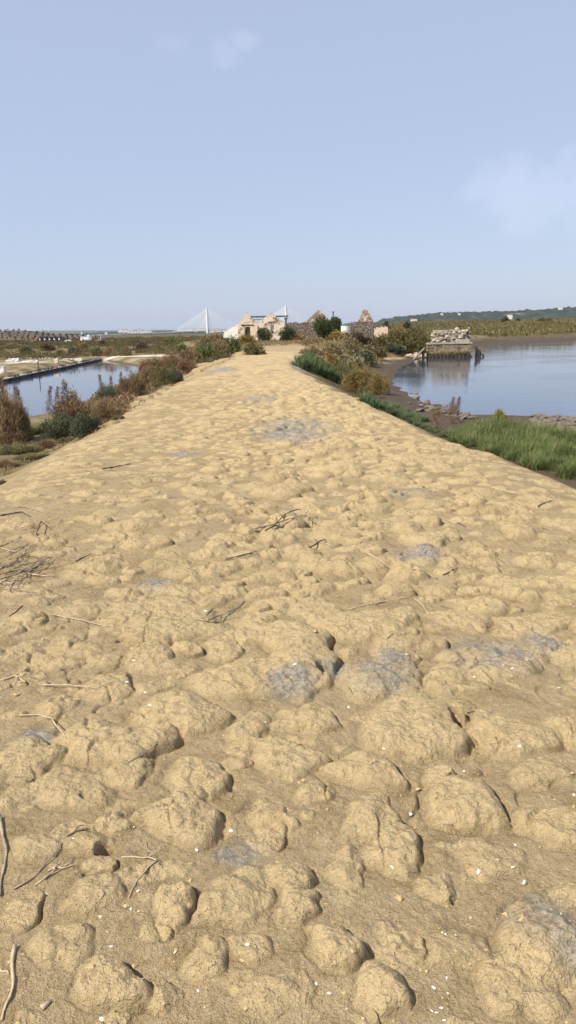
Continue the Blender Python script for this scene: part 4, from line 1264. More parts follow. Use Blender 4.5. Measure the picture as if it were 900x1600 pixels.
# rubble on top
ra, rb = at_y(674, 530, DQ + 1.2), at_y(733, 530, DQ + 1.2); wr = rb[0] - ra[0]; zr = zpx(700, 511.5, DQ + 1.2)
cs, ss = [], []
for c_ in range(8):
    zz = zq + 0.12 + c_ * (zr - zq) / 8.5
    nn = int(wr / 0.27); t0 = 0.05 * c_ if c_ > 5 else 0
    for i in range(nn):
        u = (i + random.random()) / nn
        if u < t0 * 1.6 and c_ > 4: continue
        if c_ == 7 and random.random() < 0.35: continue
        s = random.uniform(0.11, 0.24)
        cs.append((ra[0] + u * wr, DQ + 1.2 + random.uniform(-0.28, 0.28), zz + random.uniform(-.05, .05))); ss.append((s * random.uniform(0.9, 1.7), s, s * random.uniform(0.6, 0.95)))
m_ = MB(); m_.box((ra[0] + wr * 0.5, DQ + 1.25, (zq + zr) / 2 - 0.15), (wr * 0.9, 0.4, (zr - zq) * 0.86))
stone_set(m_, cs, ss, 5)
tag(m_.build('rubble_wall', MAT['rubble']), 'heaped pale rubble stones forming a wall on top of the quay', 'rubble wall')
cs = [(at_y(634 + 40 * random.random(), 530, DQ + 1)[0], DQ + 1 + random.uniform(-1, 1), 0) for _ in range(16)]
for i, c in enumerate(cs):
    m_ = MB(); s = random.uniform(0.14, 0.3); stone_set(m_, [(0, 0, 0)], [(s * 1.4, s, s * 0.8)], 60 + i)
    tag(m_.build('stone', MAT['rubble'], None, False, (c[0], c[1], gz(c[0], c[1]) + s * 0.35)), 'pale loose stone lying left of the rubble wall under the tamarisk', 'stone', 'loose stones by the quay')
# plank ramp
p = at_y(655, 553, 79); g0 = gz(p[0], 79)
rp = empty('plank_ramp', (p[0], 79, g0))
for i in range(4):
    m_ = MB(); m_.box((0, 0, 0), (1.9, 0.2, 0.06)); o = m_.build('plank', MAT['wood_grey'], rp)
    o.location = (-0.15 + 0.02 * i, -0.35 + i * 0.22, 0.55); o.rotation_euler = (0, -R(44), R(6))
m_ = MB(); m_.box((0.45, 0.05, 0.45), (0.12, 0.9, 1.1)); m_.box((0.95, 0.3, 0.35), (0.12, 0.12, 0.9)); m_.box((0.7, 0.35, 0.82), (0.8, 0.12, 0.1)); m_.build('sluice_frame', MAT['wood_dark'], rp)
tag(rp, 'grey plank ramp leaning on a dark sluice frame at the head of the mud shore', 'ramp')
# dark mooring stumps at the tip of the quay
for i, (px, h_, lab) in enumerate([(744, 1.1, 'taller dark mooring stump at the river end of the quay'), (749, 0.7, 'short dark mooring stump furthest out from the quay')]):
    p = at_y(px, 556, 83.5); m_ = MB()
    m_.tube([[0, 0, -0.7], [0.03, 0, h_ * 0.6], [-0.1, 0, h_], [-0.2, 0, h_ + 0.06]], [0.17, 0.16, 0.2, 0.1], 9); m_.tube([[0.05, 0, h_ * 0.45], [0.4, -0.1, 0.2], [0.5, -0.1, -0.6]], [0.1, 0.11, 0.12], 7)
    tag(m_.build('mooring_stump', MAT['wood_dark'], None, True, (p[0], 83.5, Z_RIV)), lab, 'mooring stump')

# stones of the right shore
stone_me = []
for i in range(6):
    m_ = MB(); stone_set(m_, [(0, 0, 0)], [(1.25, 0.95, 0.6)], 90 + i); stone_me.append(m_.mesh('stone', MAT['stone_brown'], False))
cnt = 0
for k in range(900):
    if k < 260: px, py = random.uniform(832, 900), random.uniform(650, 690)
    elif k < 640:
        t = random.random(); px, py = 642 + 90 * t + random.gauss(0, 8), 612 + 34 * t + random.gauss(3, 7)
    else:
        t = random.random(); px, py = 725 + 130 * t, 645 + 6 * t + random.gauss(1, 3)
    p = atg(px, py)
    if not (-1.70 < p[2] < -0.9): continue
    if cnt >= 300: break
    cnt += 1
    o = link('shore_stone', stone_me[k % 6]); s = random.uniform(0.05, 0.14) * (1.15 if k < 260 else 1.3)
    o.location = (p[0], p[1], p[2] + s * 0.2); o.scale = (s, s, s * 0.9); o.rotation_euler = (random.uniform(-.3, .3), random.uniform(-.3, .3), random.uniform(0, 6))
    lab = 'brown stone in the stony patch behind the tall green grass' if k < 260 else ('dark stone on the mud edge left of the tall green grass' if k < 640 else 'small dark stone at the waterline behind the yellow flowering weed')
    tag(o, lab, 'stone', ['stones in the patch behind the grass', 'stones on the mud edge', 'stones at the waterline'][0 if k < 260 else 1 if k < 640 else 2])

# ------------------------------------------------------------------ pond wall and remnants beyond it
A = np.array([*wall_a[:2]]); C_ = np.array(wall_c); Lw = np.linalg.norm(C_ - A); ang = math.atan2(*(C_ - A)[::-1])
pw = empty('pond_wall', (*(A + C_) / 2, Z_POND - 0.3), ang)
wall_part('face_wall', pw, (0, 0, 0), 0, MAT['basin'], Lw, lambda u: 0.44 + 0.03 * math.sin(u * 2), 0.35, cell=0.2, jit=0.02, seed=41)
m_ = MB(); m_.box((0, 0, 0.47), (Lw, 0.45, 0.06)); m_.build('coping', noisy('basin_coping', (0.30, 0.25, 0.19), (0.40, 0.34, 0.27), 3, bump=0.03), pw)
tag(pw, 'long dark retaining wall along the far side of the left pond', 'wall')
for (px0, px1, py, hpx, lab) in [(10, 30, 565, 5, 'pale broken wall piece left of the pond, second from the border'), (36, 60, 566, 3, 'long low white ledge behind the pond wall'),
                                 (62, 86, 561, 2.5, 'thin pale ledge left of the pinkish block'), (86, 92, 568, 10, 'pinkish upright block at the middle of the pond wall'), (0, 8, 583, 12, 'white square post at the left border above the pond wall'),
                                 (98, 130, 563, 2, 'flat pale ledge right of the pinkish block')]:
    pa, pb_ = atg(px0, py), atg(px1, py); k = np.dot(pa - EYE, fwd) / F; L_ = max(0.3, (px1 - px0) * k)
    V, Fq = ragged_wall(L_, lambda u: hpx * k * (0.9 + 0.1 * math.sin(u * 5)), 0.35, max(0.06, min(0.14, hpx * k / 3)), jit=0.015, seed=int(px0))
    c = (pa + pb_) / 2
    tag(link('broken_wall', mesh_np('broken_wall', V, Fq, MAT['white_plaster'] if px0 != 86 else MAT['plaster'], False), None, (c[0], c[1], gz(c[0], c[1]))), lab, 'wall', 'remnants of walls behind the pond')
p = atg(62, 596); m_ = MB(); m_.tube([[0, 0, -0.5], [0.01, 0, 0.4], [0.0, 0, 0.95]], [0.03, 0.03, 0.025], 6); m_.box((0, 0, 0.93), (0.09, 0.05, 0.05))
tag(m_.build('stake', MAT['wood_dark'], None, False, (p[0], p[1], Z_POND)), 'thin dark stake standing in the pond near its wall', 'stake')

# ------------------------------------------------------------------ far left buildings
def gabled_house(name, x, y, w, d, h, rise, wallm, roofm, label, rz=0.0, cat='house', group=None, door=True):
    g0 = gz(x, y); o = empty(name, (x, y, g0 - 0.1), rz)
    m_ = MB(); V = [(-w/2, -d/2, 0), (w/2, -d/2, 0), (w/2, d/2, 0), (-w/2, d/2, 0), (-w/2, -d/2, h), (w/2, -d/2, h), (w/2, d/2, h), (-w/2, d/2, h), (0, -d/2, h + rise), (0, d/2, h + rise)]
    m_.add(V, [np.array([[0, 3, 2, 1], [1, 2, 6, 5], [3, 0, 4, 7]]), np.array([[0, 1, 5, 8, 4], [2, 3, 7, 9, 6]])]); m_.build('wall', wallm, o)
    m_ = MB(); e = 0.25; sl = rise / (w / 2)
    for s in (-1, 1):
        P = [(0, -d/2 - e, h + rise + 0.03), (s * (w/2 + e), -d/2 - e, h - sl * e + 0.03), (s * (w/2 + e), d/2 + e, h - sl * e + 0.03), (0, d/2 + e, h + rise + 0.03)]
        P2 = [(a, b, c + 0.14) for a, b, c in P]; m_.add(P + P2, [[0, 1, 2, 3], [7, 6, 5, 4], [0, 4, 5, 1], [1, 5, 6, 2], [2, 6, 7, 3], [3, 7, 4, 0]])
    m_.build('roof', roofm, o)
    if door:
        m_ = MB(); m_.box((0, -d/2 - 0.02, h * 0.38), (min(1.2, w * 0.3), 0.06, h * 0.7)); m_.build('door', MAT['glass'], o)
    tag(o, label, cat, group); return o


DB = 330.0
def bx(px, py=532, D=DB):
    p = at_y(px, py, D); return p[0]
kx = DB / F
names = ['nearest the pink house', 'second from the pink house', 'in the middle of the row', 'second from the white salt heap', 'nearest the white salt heap']
for i in range(5):
    px = 66.5 + i * 7.4
    o = gabled_house('salt_shed', bx(px), DB, 7.0 * kx, 9, 4.6 * kx, 4.0 * kx, MAT['darkroof'], MAT['darkroof'], 'dark salt shed with a pale gable, ' + names[i], cat='shed', group='row of dark sheds', door=False)
    m_ = MB(); w_ = 7.0 * kx; h_ = 4.6 * kx; r_ = 4.0 * kx
    P = [(0.05 * w_, -4.56, h_ * 1.0), (w_ * 0.42, -4.56, h_ * 1.02), (0.02 * w_, -4.56, h_ + r_ * 0.86)]; m_.add(P + [(a, b - 0.05, c) for a, b, c in P], [np.array([[3, 4, 5], [2, 1, 0]])])
    m_.add(P + [(a, b - 0.05, c) for a, b, c in P], [np.array([[0, 1, 4, 3], [1, 2, 5, 4], [2, 0, 3, 5]])]); m_.build('gable_board', MAT['white'], o)
gabled_house('pink_house', bx(53.5), DB + 4, 16 * kx, 6, 5.2 * kx, 2.0 * kx, MAT['pinkwall'], MAT['redroof'], 'small pink house with red roof left of the dark sheds', door=True)
# white shed
w_ = 12 * kx; h_ = 10 * kx; x_ = bx(134.5); g0 = gz(x_, DB); ws = empty('white_shed', (x_, DB, g0 - 0.1))
m_ = MB(); m_.box((0, 0, h_ * 0.43), (w_, 5, h_ * 0.86)); m_.build('wall', MAT['white'], ws)
m_ = MB(); m_.box((0, 0, h_ * 0.885), (w_ + 0.3, 5.3, h_ * 0.045)); m_.build('roof', MAT['concrete'], ws)
m_ = MB(); m_.box((w_ * 0.42, -1.2, h_ * 1.02), (0.7, 0.7, h_ * 0.24)); m_.build('chimney', MAT['white'], ws)
m_ = MB(); m_.box((-w_ * 0.2, -2.52, h_ * 0.3), (0.9, 0.06, h_ * 0.55)); m_.build('door', MAT['wood_grey'], ws)
tag(ws, 'white cube shaped shed between two salt heaps', 'shed')
for (px, w, h, lab) in [(108, 13, 4.2, 'white salt heap left of the white shed'), (119, 12, 2.6, 'lower white salt heap touching the left side of the white shed'), (155, 26, 4.0, 'long white salt heap right of the white shed'), (177, 20, 2.8, 'flat white salt heap furthest right')]:
    x_ = bx(px); nn = 18; ag = np.linspace(0, 6.283, nn, endpoint=False)
    lv = [(1, 0), (0.82, 0.42), (0.55, 0.8), (0.25, 0.97)]; V = []
    for (rr_, zz) in lv:
        for a in ag:
            q = 1 + 0.12 * math.sin(3 * a + px) + 0.08 * random.uniform(-1, 1); V.append((rr_ * q * w * kx / 2 * math.cos(a), rr_ * q * 4 * math.sin(a), zz * h * kx * (0.9 + 0.15 * math.sin(2 * a + px)) - 0.1))
    Fq = [[l * nn + i, l * nn + (i + 1) % nn, (l + 1) * nn + (i + 1) % nn, (l + 1) * nn + i] for l in range(3) for i in range(nn)]
    me = mesh_np('salt_heap', np.array(V), [np.array(Fq), np.arange(nn)[None, :] + 3 * nn], MAT['salt'], True)
    tag(link('salt_heap', me, None, (x_, DB + random.uniform(-2, 3), gz(x_, DB))), lab, 'salt heap', 'salt heaps')
m_ = MB(); m_.tube([[0, 0, -0.1], [0, 0, 1.4], [0, 0, 3.0]], [0.14, 0.12, 0.1], 6); m_.box((0.1, 0, 2.95), (0.7, 0.18, 0.16))
tag(m_.build('lamp_post', MAT['concrete'], None, False, (bx(160), DB - 3, gz(bx(160), DB - 3))), 'small pale post standing by the long salt heap', 'post')
# slope with rows of little trees at the left border
pC = at_y(-30, 530, 520)
nx, ny = 60, 24; X, Y = np.meshgrid(np.linspace(-95, 120, nx), np.linspace(-70, 160, ny), indexing='ij')
def knoll(x, y): return 7.2 * np.exp(-((x - 0) / 58) ** 2 - ((y - 40) / 75) ** 2) * (1 + 0.1 * np.sin(x * 0.12)) - 1.6
KZ = knoll(X, Y) + pC[2] * 0
i, j = np.meshgrid(np.arange(nx - 1), np.arange(ny - 1), indexing='ij')
Fq = np.stack([i * ny + j, (i + 1) * ny + j, (i + 1) * ny + j + 1, i * ny + j + 1], -1).reshape(-1, 4)
V = np.stack([X + pC[0], Y + pC[1], KZ], -1).reshape(-1, 3)
tag(link('hillside', mesh_np('hillside', V, Fq, noisy('dry_slope', (0.085, 0.062, 0.042), (0.145, 0.105, 0.07), 0.05))), 'low brown slope with rows of small trees at the left border', 'hill', kind='structure')
tp = None
for r_ in range(6):
    for c_ in range(22):
        lx = -14 + c_ * 4.2 + random.uniform(-1, 1); ly = -38 + r_ * 14
        x_, y_ = pC[0] + lx, pC[1] + ly
        if tp is None:
            tp = empty('orchard_tree', (x_, y_, 0)); b = MB(); b.tube([[0, 0, -0.3], [0.05, 0, 1.0], [0, 0, 1.6]], [0.16, 0.12, 0.08], 6); b.build('trunk', MAT['bark'], tp)
            n = 260; d = rng.normal(size=(n, 3)); d /= np.linalg.norm(d, axis=1)[:, None]
            V, Fl = leaves(np.array([0, 0, 2.0]) + d * np.array([1.6, 1.6, 0.85]) * rng.uniform(0.5, 1, (n, 1)), d + [0, 0, 0.4], np.full(n, 0.7), np.full(n, 0.4)); link('crown', mesh_np('crown', V, Fl, MAT['dark'], False), tp); o = tp
        else: o = copy_tree(tp)
        o.location = (x_, y_, float(knoll(np.array(lx), np.array(ly)))); s = random.uniform(0.3, 0.46); o.scale = (s, s, s)
        tag(o, 'small dark round tree in the rows on the brown slope', 'tree', 'rows of trees on the brown slope')


# ------------------------------------------------------------------ hills
def hill(name, tops, D, depth, label, m, step_px=2.0, bump=6.0, seed=0):
    xs = np.arange(tops[0][0], tops[-1][0] + 0.1, step_px)
    hz = np.interp(xs, [t[0] for t in tops], [t[1] for t in tops])
    ridge = np.array([max(0.5, at_y(a, b, D)[2]) for a, b in zip(xs, hz)]); wx = np.array([at_y(a, 510, D)[0] for a in xs])
    ny = 46; ys = np.linspace(-1, 1, ny)
    Xh = np.repeat(wx[:, None], ny, 1) * (1 + 0 * ys[None, :]); Yh = D + ys[None, :] * depth + 0 * Xh
    prof = np.where(ys < 0, np.cos(ys * math.pi / 2) ** 0.85, np.cos(ys * math.pi / 2))[None, :]
    Zh = ridge[:, None] * prof * (1 + 0.10 * fbm(Xh / 260, Yh / 260, 3, seed)) + bump * np.abs(fbm(Xh / 28, Yh / 28, 3, seed + 5)) * prof - 3
    i, j = np.meshgrid(np.arange(len(xs) - 1), np.arange(ny - 1), indexing='ij')
    Fq = np.stack([i * ny + j, (i + 1) * ny + j, (i + 1) * ny + j + 1, i * ny + j + 1], -1).reshape(-1, 4)
    o = link(name, mesh_np(name, np.stack([Xh, Yh, Zh], -1).reshape(-1, 3), Fq, m, True))
    tag(o, label, 'hill', kind='structure')
    def top(px, f=-0.5):
        i = int(np.clip(np.searchsorted(xs, px), 0, len(xs) - 1)); j = int((f + 1) / 2 * (ny - 1)); return np.array([Xh[i, j], Yh[i, j], Zh[i, j]])
    return top


htop = hill('hill', [(560, 509), (590, 505), (603, 499.5), (625, 496), (660, 492), (690, 490.5), (720, 488.5), (760, 488.5), (790, 487.5), (815, 485.5), (850, 484), (880, 481.5), (920, 480), (1000, 481), (1100, 486), (1250, 492), (1400, 502)], 3000, 800, 'long dark wooded hill behind the river on the right', MAT['hill'], 1.0, 13.0, 3)
hill('hill', [(-700, 528), (-400, 524), (-100, 520), (0, 517.5), (30, 517), (80, 516.2), (150, 516.5), (230, 515.5), (300, 515), (360, 514.5), (480, 513), (600, 509), (700, 506)], 8200, 600, 'faint blue hills on the horizon at the left', MAT['farhill'], 4.0, 6.0, 9)
hill('hill', [(100, 522.5), (130, 520), (170, 518.5), (230, 517.2), (290, 516.5), (330, 515.2), (350, 514), (390, 515), (430, 516)], 3600, 300, 'low town rise behind the cable bridge', MAT['hill'], 2.0, 3.0, 12)
hh_lab = {665: 'white house high on the left part of the wooded hill', 683: 'small white house right of the first one on the wooded hill', 723: 'tall white building low on the wooded hill above the quay', 804: 'left one of two white farmhouses at the hill foot', 817: 'right one of two white farmhouses at the hill foot', 841: 'white house near the top of the hill', 614: 'long white house at the left tip of the hill', 620: 'low white house under the left tip of the hill', 891: 'long pale house on the hill crest at the right border'}
for (px, f, w, h, d) in [(665, -0.35, 10, 7, 8), (683, -0.45, 9, 5, 8), (723, -0.75, 16, 16, 10), (804, -0.80, 20, 8, 10), (817, -0.80, 18, 8, 9), (841, -0.25, 16, 8, 9), (614, -0.6, 24, 6, 8), (620, -0.85, 16, 7, 8), (891, -0.2, 30, 6, 8)]:
    t = htop(px, f); o = empty('white_house', (t[0], t[1], t[2] + 1.5)); o.scale = (0.85, 0.85, 0.8)
    m_ = MB(); m_.box((0, 0, h / 2 - 2), (w, d, h + 4)); m_.build('wall', MAT['white'], o)
    m_ = MB(); V = [(-w/2 - .4, -d/2 - .4, h), (w/2 + .4, -d/2 - .4, h), (w/2 + .4, d/2 + .4, h), (-w/2 - .4, d/2 + .4, h), (-w/2 + 1, 0, h + 2.2), (w/2 - 1, 0, h + 2.2)]
    m_.add(V, [np.array([[0, 1, 5, 4], [2, 3, 4, 5], [3, 2, 1, 0]]), np.array([[1, 2, 5], [3, 0, 4]])]); m_.build('roof', MAT['redroof'], o)
    for q in range(3):
        m_ = MB(); m_.box((-w * 0.3 + q * w * 0.3, -d / 2 - 0.03, h * 0.55), (1.2, 0.1, 1.5)); m_.build('window', MAT['glass'], o)
    tag(o, hh_lab[px], 'house', 'white houses on the hill')

# ------------------------------------------------------------------ town and bridge
DT = 3300.0
tproto = {}
TOWN = [(px, random.uniform(516.5, 519.5) - (px - 200) * 0.012) for px in np.arange(186, 236, 2.6)] + [(px, 515.8 + random.uniform(-1.2, 1.6)) for px in np.arange(278, 352, 2.5)] + \
       [(px, 521 + random.uniform(-0.4, 0.4)) for px in (128, 166)] + [(px, 517.5 + random.uniform(-0.6, 0.8)) for px in np.arange(328, 350, 3.2)]
for k, (px, py) in enumerate(TOWN):
    key = k % 5
    p = at_y(px, py, DT + random.uniform(-80, 80))
    if key not in tproto:
        o = empty('town_house', (0, 0, 0)); w, d, h = [(7, 9, 6), (11, 9, 5), (6, 9, 8), (9, 9, 6), (13, 10, 5)][key]
        m_ = MB(); m_.box((0, 0, h / 2 - 3), (w, d, h + 6)); m_.build('wall', MAT['townwall'], o)
        m_ = MB(); m_.box((0, 0, h + 0.35), (w + 0.8, d + 0.8, 0.7)); m_.box((w * 0.2, 0, h + 1.4), (w * 0.3, 3, 1.6)); m_.build('roof', MAT['concrete'] if key % 2 else MAT['redroof'], o)
        tproto[key] = o
    else: o = copy_tree(tproto[key])
    o.location = (p[0], p[1], p[2])
    grp, lab = (('houses left of the bridge', 'tiny white house in the far town left of the cable bridge') if px < 240 and px > 180 else ('houses behind the bridge', 'tiny white house in the far town behind the bridge deck') if px > 240 else ('scattered far houses', 'tiny lone white house on the horizon above the salt heaps'))
    tag(o, lab, 'house', grp)

DBR = 2400.0
br = empty('cable_bridge', (0, DBR, 0))
def bp(px, py): p = at_y(px, py, DBR); return np.array([p[0], 0.0, p[2]])
deck_pts = [bp(40, 526), bp(150, 523.5), bp(255, 519.6), bp(323, 516.5), bp(385, 513.8), bp(447, 512), bp(520, 511.5), bp(640, 512)]
m_ = MB()
for a, b in zip(deck_pts[:-1], deck_pts[1:]):
    d = b - a; L_ = np.hypot(d[0], d[2]); an = math.atan2(d[2], d[0])
    m_.box((a + b) / 2, (L_ + 0.5, 18, 2.6), 0, Matrix.Rotation(-an, 4, 'Y'))
m_.build('deck', MAT['deck'], br)
for px in list(range(60, 320, 22)) + [470, 492, 514]:
    m_ = MB(); yb = np.interp(px, [40, 150, 255, 323, 447, 640], [526, 523.5, 519.6, 516.5, 512, 512]); p = bp(px, yb); m_.box((p[0], 0, (p[2] - 6) / 2), (3, 10, max(1.0, p[2] + 6 - 1.2))); m_.build('pier', MAT['deck'], br)
cab_n = 13
for (px, tpy) in ((323, 481.5), (446.5, 477.5)):
    top = bp(px, tpy); dk = bp(px, np.interp(px, [323, 447], [516.5, 512])); x0 = top[0]
    m_ = MB()
    for s in (-1, 1):
        m_.tube([[x0 + 0, s * 15, -6], [x0, s * 13, dk[2]], [x0, s * 3.0, top[2] * 0.72]], [3.6, 3.0, 2.6], 8)
    m_.tube([[x0, 0, top[2] * 0.70], [x0, 0, top[2]]], [3.0, 2.2], 8); m_.box((x0, 0, dk[2] - 3), (4.4, 27, 3.4)); m_.build('pylon', MAT['concrete'], br)
    for s in (-1, 1):
        for k in range(cab_n):
            u = (k + 1) / cab_n; xe = x0 + s * 112 * u; pe = np.array([xe, 0, np.interp(xe, [q[0] for q in deck_pts], [q[2] for q in deck_pts])]); ps = np.array([x0, 0, top[2] * (0.97 - 0.30 * (1 - u))])
            m_ = MB(); m_.tube([ps, pe], [0.62, 0.62] if s < 0 else [0.3, 0.3], 4); m_.build('stay_cable', MAT['white'], br)
tag(br, 'white cable stayed bridge with two pylons on the horizon behind the hut', 'bridge')
# wind turbines, very far
for i, (px, py) in enumerate([(47, 513), (64, 509), (76, 508)]):
    p = at_y(px, 519, 7000); t = at_y(px, py, 7000); hh = t[2] - 4; o = empty('wind_turbine', (p[0], 7000, 4))
    m_ = MB(); m_.tube([[0, 0, -8], [0, 0, hh]], [2.2, 1.2], 8); m_.build('tower', MAT['white'], o)
    m_ = MB(); m_.tube([[0, -4, hh], [0, 4, hh + 0.3]], [1.8, 1.6], 8); m_.build('nacelle', MAT['white'], o)
    for q in range(3):
        a = q * 2.094 + i; m_ = MB(); m_.tube([[0, -5, hh], [math.sin(a) * 14, -5, hh + math.cos(a) * 14], [math.sin(a) * 34, -5, hh + math.cos(a) * 34]], [1.2, 1.3, 0.3], 6); m_.build('blade', MAT['white'], o)
    tag(o, ['leftmost faint wind turbine on the horizon', 'faint wind turbine in the middle of the three', 'rightmost faint wind turbine on the horizon'][i], 'wind turbine', 'wind turbines')


# ------------------------------------------------------------------ twigs, shells and clods on the path
def twig(pts_px, rad, m, label, lift=0.5, arch=0.0, branches=(), group='twigs on the path', name='twig', wob=0.35):
    """a stick lying on the mud through the given photo points; rad in metres"""
    rad = rad * 0.78
    P = [atg(px, py) for px, py in pts_px]
    L = []
    for a, b in zip(P[:-1], P[1:]):
        n = max(3, int(np.linalg.norm(b - a) / 0.035))
        for t in np.linspace(0, 1, n, endpoint=False): L.append(a + (b - a) * t)
    L.append(P[-1]); L = np.array(L); n = len(L)
    zg = np.array([gz(u, v) for u, v in L[:, :2]])
    s = np.linspace(0, 1, n); ph = random.uniform(0, 6)
    # a stiff stick rests on the high spots
    k = min(7, max(1, n // 4) * 2 + 1); zz = np.array([zg[max(0, i - k // 2):i + k // 2 + 1].max() for i in range(n)])
    kk = np.ones(k) / k; zz = np.convolve(np.pad(zz, k // 2, mode='edge'), kk, 'valid')[:n]
    L[:, 2] = np.maximum(zz, zg) + rad * lift + arch * np.sin(math.pi * s)
    nm = np.array([-(P[-1] - P[0])[1], (P[-1] - P[0])[0], 0]); nm /= np.linalg.norm(nm) + 1e-9
    L = L + nm[None, :] * (wob * rad * 4 * np.sin(7 * s + ph) * np.sin(math.pi * s))[:, None]
    c = L.mean(0); b = MB()
    rr = rad * (1.0 - 0.45 * s) * (1 + 0.18 * np.sin(23 * s + ph) + 0.1 * rng.normal(0, 1, n))
    b.tube(L - c, rr, 7)
    for (t, ang_, ln) in branches:
        i = int(t * (n - 1)); d = L[min(i + 2, n - 1)] - L[max(i - 2, 0)]; d /= np.linalg.norm(d) + 1e-9
        ca, sa = math.cos(ang_), math.sin(ang_); e = np.array([d[0] * ca - d[1] * sa, d[0] * sa + d[1] * ca, 0])
        Q = np.array([L[i] + e * ln * q + np.array([0, 0, 0.010 * math.sin(3 * q)]) for q in np.linspace(0, 1, 6)])
        for q in range(1, 6): Q[q, 2] = max(Q[q, 2], gz(Q[q, 0], Q[q, 1]) + rad * 0.5)
        b.tube(Q - c, rad * np.linspace(0.7, 0.3, 6), 6)
    o = b.build(name, MAT[m], None, True, tuple(c))
    return tag(o, label, 'stick', group)


T = twig
T([(80, 960), (125, 970), (170, 981)], .005, 'twig_pale', 'straight pale stick on the left of the path, above the burrow holes')
T([(67, 1072), (110, 1076), (150, 1078), (178, 1068)], .0038, 'twig_pale', 'long thin pale stick lying on the left lumps')
T([(15, 964), (36, 946)], .005, 'twig_dark', 'short dark twig right below the twig heap')
T([(306, 968), (325, 974), (343, 973), (360, 957), (382, 940)], .008, 'twig_grey', 'twisted grey root with a loop in the middle of the path', branches=[(.25, .9, .08), (.4, -.8, .10), (.1, 2.2, .05)])
T([(322, 962), (334, 955), (345, 962), (340, 972)], .005, 'twig_grey', 'curled end of dry root beside the twisted grey root')
T([(118, 878), (142, 866)], .006, 'twig_dark', 'dark short twig right of the twig heap')
T([(0, 1064), (22, 1058), (40, 1068)], .007, 'twig_pale', 'pale forked root at the left border above the lumps', branches=[(.6, .9, .06), (.7, -1.0, .07)])
T([(352, 876), (378, 870), (402, 864)], .006, 'twig_dark', 'thin dark twig above the twisted grey root')
T([(57, 838), (66, 826), (80, 828)], .008, 'twig_dark', 'small dark arched twig at the upper left', arch=0.05)
T([(395, 832), (420, 822), (450, 816), (480, 818), (500, 822)], .010, 'twig_grey', 'dry spreading root in the middle of the path', branches=[(.3, .8, .2), (.5, -.7, .22), (.75, .9, .18), (.6, 1.6, .15), (.85, -1.1, .15)])
T([(415, 830), (440, 812), (470, 806)], .008, 'twig_dark', 'darker branch crossing the dry spreading root', branches=[(.5, .7, .15)])
T([(570, 868), (595, 881), (617, 892)], .005, 'twig_pale', 'thin straw right of the middle, upper one of two')
T([(645, 889), (665, 898), (684, 905)], .005, 'twig_pale', 'thin straw right of the middle, lower one of two')
T([(692, 901), (703, 896), (715, 888)], .007, 'twig_dark', 'short dark twig beside the lower straw', branches=[(.7, .7, .05)])
T([(545, 953), (590, 943), (645, 933)], .0055, 'twig_pale', 'long pale bent stick above the grey rock')
T([(646, 934), (660, 947), (670, 960)], .005, 'twig_pale', 'short broken end of the pale bent stick')
T([(483, 856), (495, 851), (508, 845)], .009, 'twig_dark', 'thick dark twig below the spreading root', branches=[(.5, .6, .12)])
T([(840, 793), (865, 784)], .009, 'twig_grey', 'grey twig near the right border by the grass', branches=[(.5, .6, .15)])
T([(848, 826), (870, 830)], .008, 'twig_grey', 'small grey twig below the one near the right border')
T([(605, 1000), (615, 991)], .004, 'twig_dark', 'tiny dark twig left of the big grey rock')
T([(715, 818), (728, 824)], .008, 'twig_dark', 'small dark twig on the right half of the path')
T([(0, 1278), (6, 1300), (7, 1330), (3, 1365), (0, 1402)], .0075, 'twig_grey', 'curved grey stick cut by the left border')
T([(24, 1481), (19, 1520), (14, 1560), (3, 1596)], .0065, 'twig_pale', 'pale stick in the lower left corner')
T([(0, 1516), (14, 1523)], .005, 'twig_pale', 'stub of pale stick beside the lower left corner stick')
T([(22, 1391), (55, 1370), (80, 1345), (97, 1318)], .0038, 'twig_grey', 'long thin grey twig left of the twig bundle')
for i, (a, b) in enumerate([((56, 1383), (117, 1341)), ((60, 1380), (105, 1352)), ((75, 1362), (115, 1346)), ((82, 1358), (118, 1354)), ((70, 1375), (100, 1345))]):
    T([a, ((a[0] + b[0]) / 2, (a[1] + b[1]) / 2 + 2), b], .0032, 'twig_pale', 'thin pale twig in the small bundle left of the burrow hole', lift=0.6 + i * 0.5, branches=[(.55, .5, .03)], group='bundle of thin twigs')
T([(190, 1340), (215, 1340), (232, 1342), (247, 1346)], .0035, 'twig_pale', 'forked pale twig right of the burrow hole', branches=[(.75, 0.9, .05)])
T([(246, 1346), (228, 1358), (215, 1375), (201, 1404)], .0035, 'twig_pale', 'long lower arm of the forked twig right of the burrow hole')
T([(228, 1316), (232, 1328), (245, 1343)], .003, 'twig_grey', 'short upper arm of the forked twig')
T([(105, 1308), (122, 1300), (137, 1296)], .004, 'twig_dark', 'small dark forked twig above the twig bundle', branches=[(.4, .6, .04), (.7, -.7, .03)])
T([(65, 1577), (80, 1566)], .0085, 'twig_pale', 'stubby pale peg of wood near the bottom left', wob=0)
T([(30, 1118), (60, 1119), (80, 1127), (104, 1156)], .0045, 'twig_pale', 'bent pale twig over the left grey stone')
T([(200, 1192), (225, 1184), (246, 1162)], .004, 'twig_grey', 'grey root fibre in the crack between left lumps')
T([(200, 1335), (215, 1331)], .002, 'twig_grey', 'tiny fibre above the forked twig')
T([(545, 1135 - 60), (552, 1085)], .003, 'twig_dark', 'small splinter right of the dark crack')
T([(160, 733), (185, 729), (205, 725)], .010, 'twig_dark', 'dark stick on the smooth left mud by the shrubs')
T([(730, 1110 + 8), (742, 1112)], .003, 'twig_dark', 'splinter beside the deepest crack')
T([(30, 762 + 30), (60, 800), (75, 803)], .008, 'twig_grey', 'grey stick above the twig heap')
T([(0, 806), (35, 802), (48, 808)], .009, 'twig_dark', 'dark stick at the left border above the heap')
